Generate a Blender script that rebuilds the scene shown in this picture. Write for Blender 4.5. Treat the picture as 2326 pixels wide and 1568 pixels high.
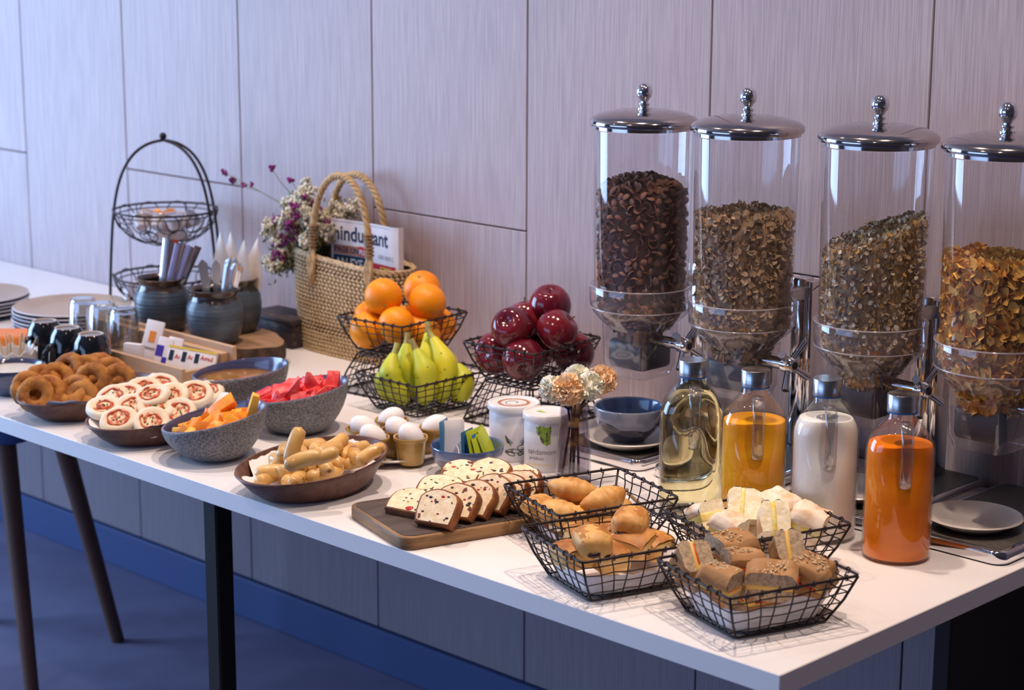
import bpy, bmesh, math, random
from math import sin, cos, pi, radians, sqrt, atan2, exp
from mathutils import Vector, Matrix, Euler, noise
random.seed(7)
SC = bpy.context.scene
for _o in list(bpy.data.objects): bpy.data.objects.remove(_o)
T = 0.75          # height of the counter top above the floor
D = 0.906         # distance from the counter's front edge to the panelled wall
YAW, TILT, ROLL = 0.774107, 0.216562, 0.003874

# ------------------------------------------------------------------ camera, world, light, exposure
_fh = Vector((-sin(YAW), cos(YAW), 0)); _r = Vector((cos(YAW), sin(YAW), 0)); _z = Vector((0, 0, 1))
_f = _fh*cos(TILT)-_z*sin(TILT); _u = _z*cos(TILT)+_fh*sin(TILT)
_r2 = _r*cos(ROLL)+_u*sin(ROLL); _u2 = -_r*sin(ROLL)+_u*cos(ROLL)
cd = bpy.data.cameras.new('camera'); cam = bpy.data.objects.new('camera', cd); SC.collection.objects.link(cam)
mw = Matrix.Identity(4)
for i in range(3):
    mw[i][0] = _r2[i]; mw[i][1] = _u2[i]; mw[i][2] = -_f[i]
mw[0][3], mw[1][3], mw[2][3] = 1.352673, -1.8622, 0.92+T
cam.matrix_world = mw
cd.sensor_width = 36; cd.lens = 4428.66/2326*36; cd.clip_start = .05
cd.dof.use_dof = True; cd.dof.focus_distance = 3.0; cd.dof.aperture_fstop = 5.6
SC.camera = cam

w = bpy.data.worlds.new('world'); SC.world = w; w.use_nodes = True
w.node_tree.nodes['Background'].inputs[0].default_value = (.44, .37, .46, 1)
w.node_tree.nodes['Background'].inputs[1].default_value = .08

def area(name, loc, target, sx, sy, energy, col):
    l = bpy.data.lights.new(name, 'AREA'); l.shape = 'RECTANGLE'; l.size = sx; l.size_y = sy; l.energy = energy; l.color = col
    o = bpy.data.objects.new(name, l); SC.collection.objects.link(o)
    o.location = loc; o.rotation_euler = (Vector(target)-Vector(loc)).to_track_quat('-Z', 'Y').to_euler(); return o
def spot(name, loc, target, energy, col, size=95, blend=.7, rad=.035):
    l = bpy.data.lights.new(name, 'SPOT'); l.energy = energy; l.color = col; l.spot_size = radians(size); l.spot_blend = blend; l.shadow_soft_size = rad
    o = bpy.data.objects.new(name, l); SC.collection.objects.link(o)
    o.location = loc; o.rotation_euler = (Vector(target)-Vector(loc)).to_track_quat('-Z', 'Y').to_euler(); return o
area('window_left_daylight', (-4.9, -1.25, T+.75), (-2.6, .8, T+.3), 2.2, 2.1, 185, (.42, .64, 1.0))
area('window_front_daylight', (-2.4, -5.2, T+.7), (-1.2, 0, T), 4.2, 1.8, 74, (.34, .55, 1.0))
WARM = (1.0, .79, .645)
for i, (lx, e) in enumerate(((-3.0, 22), (-2.2, 40), (-1.4, 62), (-.65, 74), (.1, 74))):
    spot('ceiling_downlight_%d' % (i+1), (lx, .36, T+1.9), (lx, .34, T), e, WARM, 84, .8)
for i, lx in enumerate((-1.9, -.6, .5)):
    spot('ceiling_downlight_%d' % (i+6), (lx, -1.1, T+1.95), (lx, -.2, T), 17, WARM, 80, .8)
SC.view_settings.view_transform = 'Standard'; SC.view_settings.look = 'None'
SC.view_settings.gamma = 1; SC.view_settings.use_curve_mapping = False; SC.view_settings.exposure = 0.0
SC.cycles.use_denoising = True
SC.cycles.max_bounces = 10; SC.cycles.transparent_max_bounces = 24; SC.cycles.transmission_bounces = 10; SC.cycles.caustics_refractive = False; SC.cycles.caustics_reflective = False
SC.cycles.sample_clamp_indirect = 6

# ------------------------------------------------------------------ materials
MATS = {}
def mat(name, col, rough=.5, metal=0., c2=None, ns=20., lo=.4, hi=.6, det=3., st=None, c3=None, ns3=60., lo3=.62, hi3=.68, bump=0., bs=60., bst=None, rnd=0., trans=0., ior=1.45, coat=0., sss=0., spec=.5, bd=.002, aniso=0., emit=0.):
    """principled surface: base colour, optional noise mix to c2, spots of c3, bump, per-object value shift rnd"""
    m = bpy.data.materials.new(name); m.use_nodes = True; n = m.node_tree.nodes; L = m.node_tree.links
    b = n['Principled BSDF']; b.inputs['Roughness'].default_value = rough; b.inputs['Metallic'].default_value = metal
    b.inputs['Base Color'].default_value = (*col, 1); b.inputs['IOR'].default_value = ior
    b.inputs['Transmission Weight'].default_value = trans; b.inputs['Coat Weight'].default_value = coat; b.inputs['Coat Roughness'].default_value = .08
    b.inputs['Specular IOR Level'].default_value = spec; b.inputs['Anisotropic'].default_value = aniso
    if sss: b.inputs['Subsurface Weight'].default_value = sss; b.inputs['Subsurface Scale'].default_value = .01; b.inputs['Subsurface Radius'].default_value = (1, .5, .3)
    if emit: b.inputs['Emission Color'].default_value = (*col, 1); b.inputs['Emission Strength'].default_value = emit
    tc = n.new('ShaderNodeTexCoord'); oi = n.new('ShaderNodeObjectInfo')
    ml = n.new('ShaderNodeMath'); ml.operation = 'MULTIPLY'; ml.inputs[1].default_value = 9.; L.new(oi.outputs['Random'], ml.inputs[0])
    va = n.new('ShaderNodeVectorMath'); va.operation = 'ADD'; L.new(tc.outputs['Object'], va.inputs[0]); L.new(ml.outputs[0], va.inputs[1])
    def tex(scale, stretch, detail):
        mp = n.new('ShaderNodeMapping'); L.new(va.outputs[0], mp.inputs['Vector']); mp.inputs['Scale'].default_value = stretch or (1, 1, 1)
        t = n.new('ShaderNodeTexNoise'); t.inputs['Scale'].default_value = scale; t.inputs['Detail'].default_value = detail; t.inputs['Roughness'].default_value = .6
        L.new(mp.outputs[0], t.inputs['Vector']); return t.outputs['Fac']
    def mixc(fac, a, colr, lo, hi):
        r = n.new('ShaderNodeMapRange'); r.inputs[1].default_value = lo; r.inputs[2].default_value = hi; L.new(fac, r.inputs[0])
        mx = n.new('ShaderNodeMix'); mx.data_type = 'RGBA'; L.new(r.outputs[0], mx.inputs[0])
        if isinstance(a, tuple): mx.inputs[6].default_value = (*a, 1)
        else: L.new(a, mx.inputs[6])
        mx.inputs[7].default_value = (*colr, 1); return mx.outputs[2]
    c = col
    if c2: c = mixc(tex(ns, st, det), c, c2, lo, hi)
    if c3: c = mixc(tex(ns3, st, 1.), c, c3, lo3, hi3)
    if rnd:
        h = n.new('ShaderNodeHueSaturation'); 
        r = n.new('ShaderNodeMapRange'); r.inputs[3].default_value = 1-rnd; r.inputs[4].default_value = 1+rnd; L.new(oi.outputs['Random'], r.inputs[0]); L.new(r.outputs[0], h.inputs['Value'])
        if isinstance(c, tuple): h.inputs['Color'].default_value = (*c, 1)
        else: L.new(c, h.inputs['Color'])
        c = h.outputs[0]
    if not isinstance(c, tuple): L.new(c, b.inputs['Base Color'])
    if bump:
        bp = n.new('ShaderNodeBump'); bp.inputs['Strength'].default_value = bump; bp.inputs['Distance'].default_value = bd
        L.new(tex(bs, bst or st, 4.), bp.inputs['Height']); L.new(bp.outputs[0], b.inputs['Normal'])
    MATS[name] = m; return m
def clear(name, tint, gloss_rough=.03, ior=1.45, haze=0., hazecol=(.8, .8, .85), boost=1.):
    """thin clear acrylic or glass wall: see-through with a Fresnel reflection, optional slight haze"""
    m = bpy.data.materials.new(name); m.use_nodes = True; n = m.node_tree.nodes; L = m.node_tree.links; n.clear()
    out = n.new('ShaderNodeOutputMaterial'); tr = n.new('ShaderNodeBsdfTransparent'); tr.inputs[0].default_value = (*tint, 1)
    gl = n.new('ShaderNodeBsdfGlossy'); gl.inputs['Roughness'].default_value = gloss_rough
    lw = n.new('ShaderNodeLayerWeight'); lw.inputs[0].default_value = .5          # facing: the same from both sides of the wall
    pw = n.new('ShaderNodeMath'); pw.operation = 'POWER'; pw.inputs[1].default_value = 3.; L.new(lw.outputs['Facing'], pw.inputs[0])
    mm = n.new('ShaderNodeMath'); mm.operation = 'MULTIPLY_ADD'; mm.use_clamp = True; mm.inputs[1].default_value = .62*boost; mm.inputs[2].default_value = .060*boost*(ior-1)/.45
    L.new(pw.outputs[0], mm.inputs[0]); fac = mm.outputs[0]
    base = tr.outputs[0]
    if haze:
        df = n.new('ShaderNodeBsdfDiffuse'); df.inputs[0].default_value = (*hazecol, 1)
        mh = n.new('ShaderNodeMixShader'); mh.inputs[0].default_value = haze; L.new(base, mh.inputs[1]); L.new(df.outputs[0], mh.inputs[2]); base = mh.outputs[0]
    mx = n.new('ShaderNodeMixShader'); L.new(fac, mx.inputs[0]); L.new(base, mx.inputs[1]); L.new(gl.outputs[0], mx.inputs[2]); L.new(mx.outputs[0], out.inputs[0])
    MATS[name] = m; return m

mat('panel', (.470, .380, .395), .5, c2=(.345, .270, .285), ns=6, st=(70, 70, 1.2), lo=.38, hi=.64, det=4, bump=.12, bs=6, bst=(90, 90, 1.2), rnd=.03)
mat('panel_shaded', (.27, .22, .245), .55, c2=(.20, .165, .185), ns=6, st=(60, 60, 1.2), lo=.35, hi=.68, det=4, bump=.12, bs=6, bst=(90, 90, 1.2))  # panel wood in a darker copy, the shade under the counter put into its colour
mat('ceiling', (.42, .34, .30), .8)
mat('seam', (.15, .085, .095), .8)
mat('floor', (.22, .21, .33), .6, c2=(.18, .17, .27), ns=3, lo=.4, hi=.6, bump=.05, bs=200)
mat('baseboard', (.04, .07, .19), .5)
mat('counter', (.86, .83, .83), .32, c2=(.83, .79, .79), ns=2.5, lo=.4, hi=.65, spec=.4)
mat('counter_edge', (.80, .80, .82), .45)
mat('black_steel', (.02, .018, .018), .4, metal=.6)
mat('chrome', (.80, .79, .82), .07, metal=1.)
mat('brushed_steel', (.62, .61, .62), .26, metal=1., c2=(.5, .49, .5), ns=8, st=(1, 1, 30), bump=.05, bs=10, bst=(2, 2, 80), aniso=.5)
mat('lid_steel', (.56, .50, .48), .10, metal=1.)
mat('steel', (.74, .75, .80), .2, metal=.8)
mat('drip_plate', (.055, .05, .047), .42, c2=(.09, .08, .07), ns=300, spec=.5)
clear('acrylic', (.975, .97, .985), .035, 1.46, haze=.018, boost=1.15)
clear('acrylic_ring', (.93, .92, .94), .05, 1.5, haze=.10, hazecol=(.75, .70, .74), boost=1.3)
clear('acrylic_edge', (.80, .78, .82), .06, 1.5, haze=.30, hazecol=(.85, .80, .84), boost=1.6)
clear('acrylic_box', (.95, .94, .96), .05, 1.5, haze=.05, hazecol=(.7, .66, .7), boost=1.3)
clear('bottle_glass', (.985, .99, .985), .02, 1.5, boost=.9)
clear('thin_glass', (.93, .945, .955), .02, 1.5, boost=2.6)
clear('smoke_glass', (.80, .78, .84), .03, 1.5, boost=1.4)
clear('handle_glass', (.80, .80, .80), .02, 1.55, haze=.03, boost=2.2)
mat('dark_plastic', (.035, .033, .04), .4)
mat('choc_flake', (.32, .150, .095), .75, c2=(.23, .100, .062), ns=120, rnd=.25)
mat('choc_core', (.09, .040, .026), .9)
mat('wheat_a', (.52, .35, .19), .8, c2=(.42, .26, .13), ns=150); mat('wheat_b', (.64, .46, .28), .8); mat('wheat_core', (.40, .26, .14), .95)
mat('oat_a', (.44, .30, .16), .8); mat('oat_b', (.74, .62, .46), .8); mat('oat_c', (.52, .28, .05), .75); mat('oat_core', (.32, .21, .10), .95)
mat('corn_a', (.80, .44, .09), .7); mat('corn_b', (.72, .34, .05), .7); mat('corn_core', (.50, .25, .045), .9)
mat('juice_orange', (.90, .24, .005), .3, spec=.2, sss=.35, c2=(.82, .19, .003), ns=8, st=(1, 1, 3)); mat('juice_mango', (.96, .46, .018), .3, spec=.2, sss=.35, c2=(.90, .37, .010), ns=8, st=(1, 1, 3))
mat('milk', (.90, .89, .86), .3, spec=.2, sss=.35)
mat('cordial', (.97, .90, .52), .02, trans=1., ior=1.33)
mat('cap_seal', (.03, .13, .38), .4)
mat('wire', (.030, .018, .018), .42, metal=.35)
mat('paper', (.84, .81, .86), .85, bump=.25, bs=40, bd=.003)
mat('walnut', (.165, .075, .052), .45, c2=(.095, .042, .030), ns=14, st=(1, 6, 6), lo=.35, hi=.65)
mat('stone_out', (.27, .265, .275), .55, c2=(.11, .108, .115), ns=230, lo=.42, hi=.58, det=2, st=(1, 1, 1.8), bump=.9, bs=230, bst=(1, 1, 1.8), bd=.002)
mat('stone_in', (.085, .095, .20), .22, c2=(.06, .065, .15), ns=6, st=(1, 1, 20), coat=.6)
mat('navy_glaze', (.045, .060, .135), .16, c2=(.10, .12, .20), ns=5, st=(1, 1, 5), lo=.5, hi=.75, coat=.8)
mat('glaze_blue', (.055, .10, .25), .16, c2=(.10, .15, .29), ns=4, st=(1, 1, 6), lo=.4, hi=.7, coat=.8)
mat('glaze_grey', (.22, .25, .33), .2, c2=(.13, .17, .28), ns=5, st=(1, 1, 5), coat=.6)
mat('glaze_dark', (.018, .022, .06), .14, c2=(.03, .035, .08), ns=8, coat=.8)
mat('jar_body', (.075, .105, .140), .33, c2=(.045, .060, .085), ns=5, st=(1, 1, 14), lo=.35, hi=.65, bump=.6, bs=5, bst=(.2, .2, 30), bd=.006, coat=.25)
mat('jar_lip', (.085, .050, .032), .22, c2=(.025, .018, .018), ns=9, coat=.7)
mat('jar_inside', (.012, .011, .013), .6)
mat('plate_top', (.46, .345, .255), .35, c2=(.41, .30, .22), ns=6); mat('plate_rim', (.78, .78, .86), .3); mat('plate_navy', (.028, .034, .085), .22, coat=.5)
mat('cream_plate', (.56, .51, .475), .28, c2=(.50, .45, .42), ns=5)
mat('mug_black', (.008, .010, .016), .10, coat=.8); mat('mug_foot', (.50, .42, .37), .7); mat('mug_base', (.22, .22, .25), .25)
mat('white_ceramic', (.66, .63, .62), .28)
mat('white_cup', (.85, .84, .86), .3)
mat('egg_cup', (.50, .30, .075), .2, c2=(.34, .18, .045), ns=5, st=(1, 1, 4), coat=.6)
mat('egg_shell', (.86, .82, .82), .5, sss=.1)
mat('sausage', (.72, .44, .145), .4, c2=(.60, .31, .075), ns=22, lo=.45, hi=.72, rnd=.12, c3=(.22, .075, .02), ns3=45, lo3=.66, hi3=.74, coat=.35)
mat('vada', (.56, .235, .045), .75, c2=(.30, .095, .018), ns=42, lo=.38, hi=.66, det=5, rnd=.15, bump=.6, bs=120, bd=.003)
mat('dough', (.86, .76, .60), .65, c2=(.80, .66, .46), ns=20, rnd=.04); mat('tomato', (.47, .045, .014), .45, c2=(.62, .16, .05), ns=120, bump=.4, bs=180); mat('melt', (.84, .66, .42), .5, c2=(.56, .10, .03), ns=110, lo=.44, hi=.56, bump=.5, bs=180)
mat('herb', (.12, .14, .035), .7)
mat('papaya', (.90, .36, .028), .4, c2=(.88, .24, .02), ns=25, rnd=.12, sss=.12); mat('pineapple', (.92, .55, .07), .4, c2=(.88, .45, .05), ns=30, rnd=.08, sss=.12)
mat('melon', (.86, .13, .115), .35, c2=(.66, .020, .028), ns=40, lo=.38, hi=.62, rnd=.12, sss=.15, bump=.4, bs=160)
mat('melon_seed', (.03, .012, .01), .4)
mat('soup', (.40, .20, .025), .12, c2=(.30, .115, .010), ns=30, lo=.35, hi=.65, det=5, c3=(.50, .12, .012), ns3=45, lo3=.62, hi3=.7, coat=.6, bump=.15, bs=40)
mat('chutney', (.70, .65, .56), .35)
mat('orange_peel', (.93, .33, .006), .38, c2=(.90, .26, .003), ns=9, rnd=.07, bump=.35, bs=330, bd=.0012, spec=.4); mat('navel', (.35, .33, .06), .7)
mat('apple', (.080, .004, .014), .13, c2=(.17, .010, .018), ns=9, st=(1, 1, .4), rnd=.2, coat=.3); mat('twig', (.10, .055, .03), .8)
mat('banana', (.74, .66, .030), .45, c2=(.40, .50, .035), ns=9, lo=.35, hi=.65, rnd=.08, c3=(.12, .09, .02), ns3=75, lo3=.69, hi3=.73); mat('banana_stem', (.42, .40, .10), .6, c2=(.30, .22, .08), ns=60); mat('banana_tip', (.03, .022, .018), .8)
mat('croissant', (.74, .42, .13), .5, c2=(.52, .22, .045), ns=26, lo=.42, hi=.64, det=4, rnd=.06, bump=.35, bs=70, bst=(1, .3, 1)); mat('pastry', (.60, .27, .065), .5, c2=(.36, .12, .022), ns=24, lo=.38, hi=.66, det=4, rnd=.1, bump=.5, bs=90); mat('pastry_side', (.78, .52, .20), .6, c2=(.62, .33, .09), ns=8, st=(1, 1, 14), bump=.5, bs=10, bst=(1, 1, 30)); mat('chocolate', (.022, .008, .005), .35)
mat('white_crust', (.72, .47, .27), .75, c2=(.88, .74, .60), ns=34, lo=.36, hi=.56, det=4, bump=.4, bs=90); mat('white_crumb', (.97, .89, .68), .85, c2=(.88, .74, .48), ns=120, bump=.6, bs=170); mat('egg_fill', (.90, .68, .12), .5, c2=(.90, .80, .42), ns=90, bump=.6, bs=130)
mat('brown_crust', (.47, .26, .115), .8, c2=(.36, .18, .07), ns=26, lo=.38, hi=.64, det=4, bump=.5, bs=110); mat('brown_crumb', (.52, .39, .26), .9, c2=(.34, .24, .155), ns=170, lo=.42, hi=.62, bump=.7, bs=190); mat('oat_seed', (.62, .46, .28), .7); mat('dark_seed', (.06, .030, .018), .6); mat('red_pepper', (.60, .025, .010), .3); mat('cheese', (.78, .50, .12), .45)
mat('cake_crumb', (.90, .76, .54), .85, c2=(.82, .62, .37), ns=90, c3=(.16, .055, .040), ns3=95, lo3=.655, hi3=.69, bump=.6, bs=170, rnd=.05); mat('cake_crust', (.30, .10, .026), .7, c2=(.17, .05, .014), ns=40, bump=.5, bs=110); mat('cherry', (.48, .015, .02), .25); mat('candied_green', (.22, .30, .03), .35); mat('raisin', (.045, .018, .03), .5)
mat('board_top', (.060, .040, .034), .55, c2=(.115, .080, .062), ns=6, st=(5, 1, 1), lo=.45, hi=.72, det=5, bump=.2, bs=20); mat('board_edge', (.34, .185, .075), .6, c2=(.20, .105, .045), ns=9, st=(1, 1, 8), bump=.3, bs=30)
mat('rope', (.28, .17, .085), .9, bump=.6, bs=250)
mat('caddy_wood', (.60, .38, .22), .55, c2=(.52, .31, .17), ns=4, st=(1, 14, 14), lo=.35, hi=.65)
mat('slice_wood', (.40, .24, .135), .6, c2=(.31, .175, .095), ns=5, st=(2, 12, 1), bump=.1, bs=20); mat('bark', (.085, .050, .035), .95, c2=(.04, .024, .018), ns=60, st=(1, 1, .25), bump=1., bs=70, bst=(1, 1, .2), bd=.006)
mat('dark_slab', (.045, .030, .034), .7, c2=(.16, .11, .08), ns=26, st=(1, 4, 3), lo=.58, hi=.66, bump=.4, bs=40)
mat('wicker', (.64, .47, .275), .7, c2=(.50, .335, .17), ns=45, lo=.35, hi=.68, bump=.4, bs=160); mat('wicker_dark', (.11, .065, .032), .9); mat('braid', (.55, .36, .17), .65, c2=(.36, .21, .085), ns=60, lo=.4, hi=.7, bump=.3, bs=150)
mat('newsprint', (.76, .72, .74), .85, c2=(.70, .66, .68), ns=12); mat('ink_navy', (.008, .030, .070), .8); mat('ink_red', (.55, .018, .035), .8); mat('ink_brown', (.42, .17, .10), .8); mat('ink_grey', (.28, .25, .25), .8); mat('ink_white', (.82, .78, .80), .8); mat('ink_orange', (.85, .30, .05), .7); mat('ink_purple', (.06, .035, .40), .6); mat('ink_yellow', (.85, .62, .08), .6); mat('ink_green', (.30, .45, .05), .6); mat('ink_black', (.03, .027, .03), .8)
mat('stem_green', (.14, .17, .055), .8, c2=(.20, .19, .08), ns=30); mat('bloom_white', (.86, .81, .70), .9, c2=(.62, .54, .34), ns=120); mat('bloom_purple', (.30, .030, .20), .85, c2=(.20, .02, .13), ns=100); mat('leaf_dry', (.13, .15, .06), .85)
mat('carnation_peach', (.98, .76, .52), .8, c2=(.95, .64, .38), ns=60, lo=.4, hi=.7); mat('carnation_white', (.93, .91, .82), .8, c2=(.82, .82, .60), ns=40, lo=.5, hi=.75); mat('dark_stem', (.030, .022, .028), .6)
mat('napkin', (.84, .76, .70), .9); mat('foil', (.62, .60, .66), .25, metal=.8); mat('foil_red', (.70, .10, .06), .4); mat('foil_mauve', (.30, .24, .34), .35, metal=.4)
mat('tea_blue', (.06, .24, .47), .45, bump=.2, bs=30, rnd=.15); mat('tea_green', (.50, .58, .025), .4, bump=.3, bs=40, rnd=.2); mat('tea_white', (.82, .79, .84), .75)
mat('tub_white', (.80, .77, .80), .35); mat('tub_lid', (.80, .77, .77), .32)
mat('stirrer', (.74, .52, .33), .7); mat('creamer', (.72, .66, .68), .35); mat('orange_plastic', (.80, .22, .03), .45)
mat('stool_wood', (.11, .052, .035), .5); mat('stool_seat', (.04, .09, .24), .7)

# ------------------------------------------------------------------ mesh builder and scene helpers
class MB:
    def __init__(s): s.v = []; s.f = []; s.m = []; s.k = 0
    def add(s, V, F, M=None):
        o = len(s.v); s.v += [tuple(M @ Vector(p)) if M is not None else tuple(p) for p in V]
        s.f += [tuple(i+o for i in f) for f in F]; s.m += [s.k]*len(F); return s
    def lathe(s, prof, n=32, fn=None, M=None, a0=0.):
        V = []; F = []; rows = []
        for r, z in prof:
            if r < 1e-6: rows.append([len(V)]); V.append(fn(0, 0, z, 0) if fn else (0, 0, z))
            else:
                row = []
                for i in range(n):
                    a = a0+2*pi*i/n; row.append(len(V)); p = (r*cos(a), r*sin(a), z); V.append(fn(*p, a) if fn else p)
                rows.append(row)
        for A, B in zip(rows, rows[1:]):
            for i in range(n):
                j = (i+1) % n
                if len(A) == 1 and len(B) == 1: break
                if len(A) == 1: F.append((A[0], B[j], B[i])[::-1])
                elif len(B) == 1: F.append((A[i], A[j], B[0]))
                else: F.append((A[i], A[j], B[j], B[i]))
        return s.add(V, F, M)
    def tube(s, P, r, n=8, closed=False, caps=True, M=None, sq=None):
        P = [Vector(p) for p in P]; N = len(P); V = []; F = []
        R = r if isinstance(r, (list, tuple)) else [r]*N
        tang = []
        for i in range(N):
            a = P[(i-1) % N] if (closed or i > 0) else P[i]; b = P[(i+1) % N] if (closed or i < N-1) else P[i]
            t = (b-a); tang.append(t.normalized() if t.length > 1e-9 else Vector((0, 0, 1)))
        up = Vector((0, 0, 1)) if abs(tang[0].z) < .9 else Vector((1, 0, 0))
        nx = tang[0].cross(up).normalized()
        for i in range(N):
            t = tang[i]; nx = (nx-t*nx.dot(t)); nx = nx.normalized() if nx.length > 1e-6 else t.orthogonal().normalized(); ny = t.cross(nx)
            for j in range(n):
                a = 2*pi*j/n; k1, k2 = (sq if sq else (1, 1)); V.append(P[i]+(nx*cos(a)*k1+ny*sin(a)*k2)*R[i])
        for i in range(N if closed else N-1):
            i2 = (i+1) % N
            for j in range(n):
                j2 = (j+1) % n; F.append((i*n+j, i*n+j2, i2*n+j2, i2*n+j))
        if caps and not closed: F.append(tuple(range(n))[::-1]); F.append(tuple((N-1)*n+j for j in range(n)))
        return s.add(V, F, M)
    def box(s, c, d, M=None, bev=0., seg=2):
        bm = bmesh.new(); bmesh.ops.create_cube(bm, size=1)
        for v in bm.verts: v.co = Vector((v.co.x*d[0]+c[0], v.co.y*d[1]+c[1], v.co.z*d[2]+c[2]))
        if bev: bmesh.ops.bevel(bm, geom=bm.edges[:], offset=min(bev, .49*min(d)), segments=seg, profile=.5, affect='EDGES')
        bm.verts.index_update(); V = [v.co.copy() for v in bm.verts]; F = [tuple(v.index for v in f.verts) for f in bm.faces]; bm.free()
        return s.add(V, F, M)
    def blob(s, c, r, n=14, m=9, fn=None, M=None):
        c = Vector(c); V = []; rr = r if isinstance(r, (tuple, list)) else (r, r, r); F = []
        def P(th, ph):
            d = Vector((sin(th)*cos(ph), sin(th)*sin(ph), cos(th))); k = fn(d) if fn else 1.
            return c+Vector((d.x*rr[0], d.y*rr[1], d.z*rr[2]))*k
        V.append(P(0, 0))
        for i in range(1, m):
            for j in range(n): V.append(P(pi*i/m, 2*pi*j/n))
        V.append(P(pi, 0)); e = len(V)-1
        for j in range(n): F.append((0, 1+j, 1+(j+1) % n)); F.append((e, e-n+(j+1) % n, e-n+j))
        for i in range(m-2):
            for j in range(n):
                a = 1+i*n; F.append((a+j, a+n+j, a+n+(j+1) % n, a+(j+1) % n))
        return s.add(V, F, M)
    def prism(s, pts, z0, z1, M=None, bev=0., seg=2, top=None):
        """outline in x,y pulled up from z0 to z1, edges of both faces rounded by bev"""
        bm = bmesh.new(); vs = [bm.verts.new((x, y, z0)) for x, y in pts]; f = bm.faces.new(vs)
        r = bmesh.ops.extrude_face_region(bm, geom=[f]); ev = [g for g in r['geom'] if isinstance(g, bmesh.types.BMVert)]
        for v in ev: v.co.z = z1
        bmesh.ops.recalc_face_normals(bm, faces=bm.faces[:])
        if bev:
            E = [e for e in bm.edges if abs(e.verts[0].co.z-e.verts[1].co.z) < 1e-6]
            bmesh.ops.bevel(bm, geom=E, offset=bev, segments=seg, profile=.5, affect='EDGES')
        bm.verts.index_update(); V = [v.co.copy() for v in bm.verts]; F = [tuple(v.index for v in q.verts) for q in bm.faces]; bm.free()
        return s.add(V, F, M)
    def surf(s, fn, nu, nv, M=None, cu=False):
        V = [fn(i/(nu if cu else nu-1), j/(nv-1)) for j in range(nv) for i in range(nu)]
        F = [(j*nu+i, j*nu+(i+1) % nu, (j+1)*nu+(i+1) % nu, (j+1)*nu+i) for j in range(nv-1) for i in range(nu if cu else nu-1)]
        return s.add(V, F, M)
    def mesh(s, name, mats, smooth=40):
        me = bpy.data.meshes.new(name); me.from_pydata(s.v, [], s.f)
        for m in (mats if isinstance(mats, (list, tuple)) else [mats]): me.materials.append(MATS[m])
        if isinstance(mats, (list, tuple)): me.polygons.foreach_set('material_index', s.m)
        me.update()
        if smooth:
            me.shade_smooth()
            if smooth < 180: me.set_sharp_from_angle(angle=radians(smooth))
        return me
def link(o): SC.collection.objects.link(o); return o
def tag(o, label=None, cat=None, group=None, kind=None):
    if label: o['label'] = label
    if cat: o['category'] = cat
    if group: o['group'] = group
    if kind: o['kind'] = kind
    return o
def thing(name, label, cat, loc=(0, 0, 0), rot=(0, 0, 0), group=None):
    o = link(bpy.data.objects.new(name, None)); o.empty_display_size = .02
    o.location = (loc[0], loc[1], loc[2]+T); o.rotation_euler = rot if isinstance(rot, tuple) else (0, 0, rot)
    return tag(o, label, cat, group)
def part(name, mb, m, parent, smooth=40, kind=None, label=None, loc=None, rot=None):
    me = mb if isinstance(mb, bpy.types.Mesh) else mb.mesh(name, m, smooth)
    o = link(bpy.data.objects.new(name, me)); o.parent = parent
    if loc: o.location = loc
    if rot: o.rotation_euler = rot
    return tag(o, label, None, None, kind)
def solo(name, mb, m, label, cat, loc, rot=(0, 0, 0), group=None, smooth=40, kind=None, scale=None):
    me = mb if isinstance(mb, bpy.types.Mesh) else mb.mesh(name, m, smooth)
    o = link(bpy.data.objects.new(name, me)); o.location = (loc[0], loc[1], loc[2]+T); o.rotation_euler = rot if isinstance(rot, tuple) else (0, 0, rot)
    if scale: o.scale = scale if isinstance(scale, tuple) else (scale,)*3
    return tag(o, label, cat, group, kind)
def struct(name, mb, m, smooth=40):
    o = link(bpy.data.objects.new(name, mb.mesh(name, m, smooth))); o['kind'] = 'structure'; return o
def dup(root, loc, rot=None, label=None, group=None, scale=None):
    def cp(o, par):
        c = o.copy(); link(c); c.parent = par
        for ch in kids.get(o, ()): cp(ch, c)
        return c
    kids = {}
    for o in list(SC.collection.objects):
        if o.parent: kids.setdefault(o.parent, []).append(o)
    r = cp(root, None); r.location = (loc[0], loc[1], loc[2]+T)
    if rot is not None: r.rotation_euler = rot if isinstance(rot, tuple) else (0, 0, rot)
    if scale: r.scale = scale if isinstance(scale, tuple) else (scale,)*3
    if label: r['label'] = label
    if group: r['group'] = group
    return r
def RM(rx=0, ry=0, rz=0, loc=(0, 0, 0)): return Matrix.Translation(loc) @ Euler((rx, ry, rz)).to_matrix().to_4x4()
def nz(p, s): return noise.noise(Vector(p)*s)
def text_mesh(body, size, m, name, bold=False):
    cu = bpy.data.curves.new(name, 'FONT'); cu.body = body; cu.size = size; cu.align_x = 'LEFT'; cu.offset = size*.02 if bold else 0
    o = link(bpy.data.objects.new('tmp', cu)); dg = bpy.context.evaluated_depsgraph_get()
    me = bpy.data.meshes.new_from_object(o.evaluated_get(dg)); bpy.data.objects.remove(o); me.name = name
    me.materials.clear(); me.materials.append(MATS[m]); return me
def bend_mesh(me, fn, cuts=0):
    if cuts:
        bm = bmesh.new(); bm.from_mesh(me); bmesh.ops.triangulate(bm, faces=bm.faces[:]); bmesh.ops.subdivide_edges(bm, edges=bm.edges[:], cuts=cuts); bm.to_mesh(me); bm.free()
    for v in me.vertices: v.co = fn(v.co)
    me.update(); return me
def rrect(w, d, r, n=5):
    P = []
    for cx, cy, a0 in ((w/2-r, d/2-r, 0), (-w/2+r, d/2-r, pi/2), (-w/2+r, -d/2+r, pi), (w/2-r, -d/2+r, 1.5*pi)):
        for i in range(n+1): a = a0+pi/2*i/n; P.append((cx+r*cos(a), cy+r*sin(a)))
    return P
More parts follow.
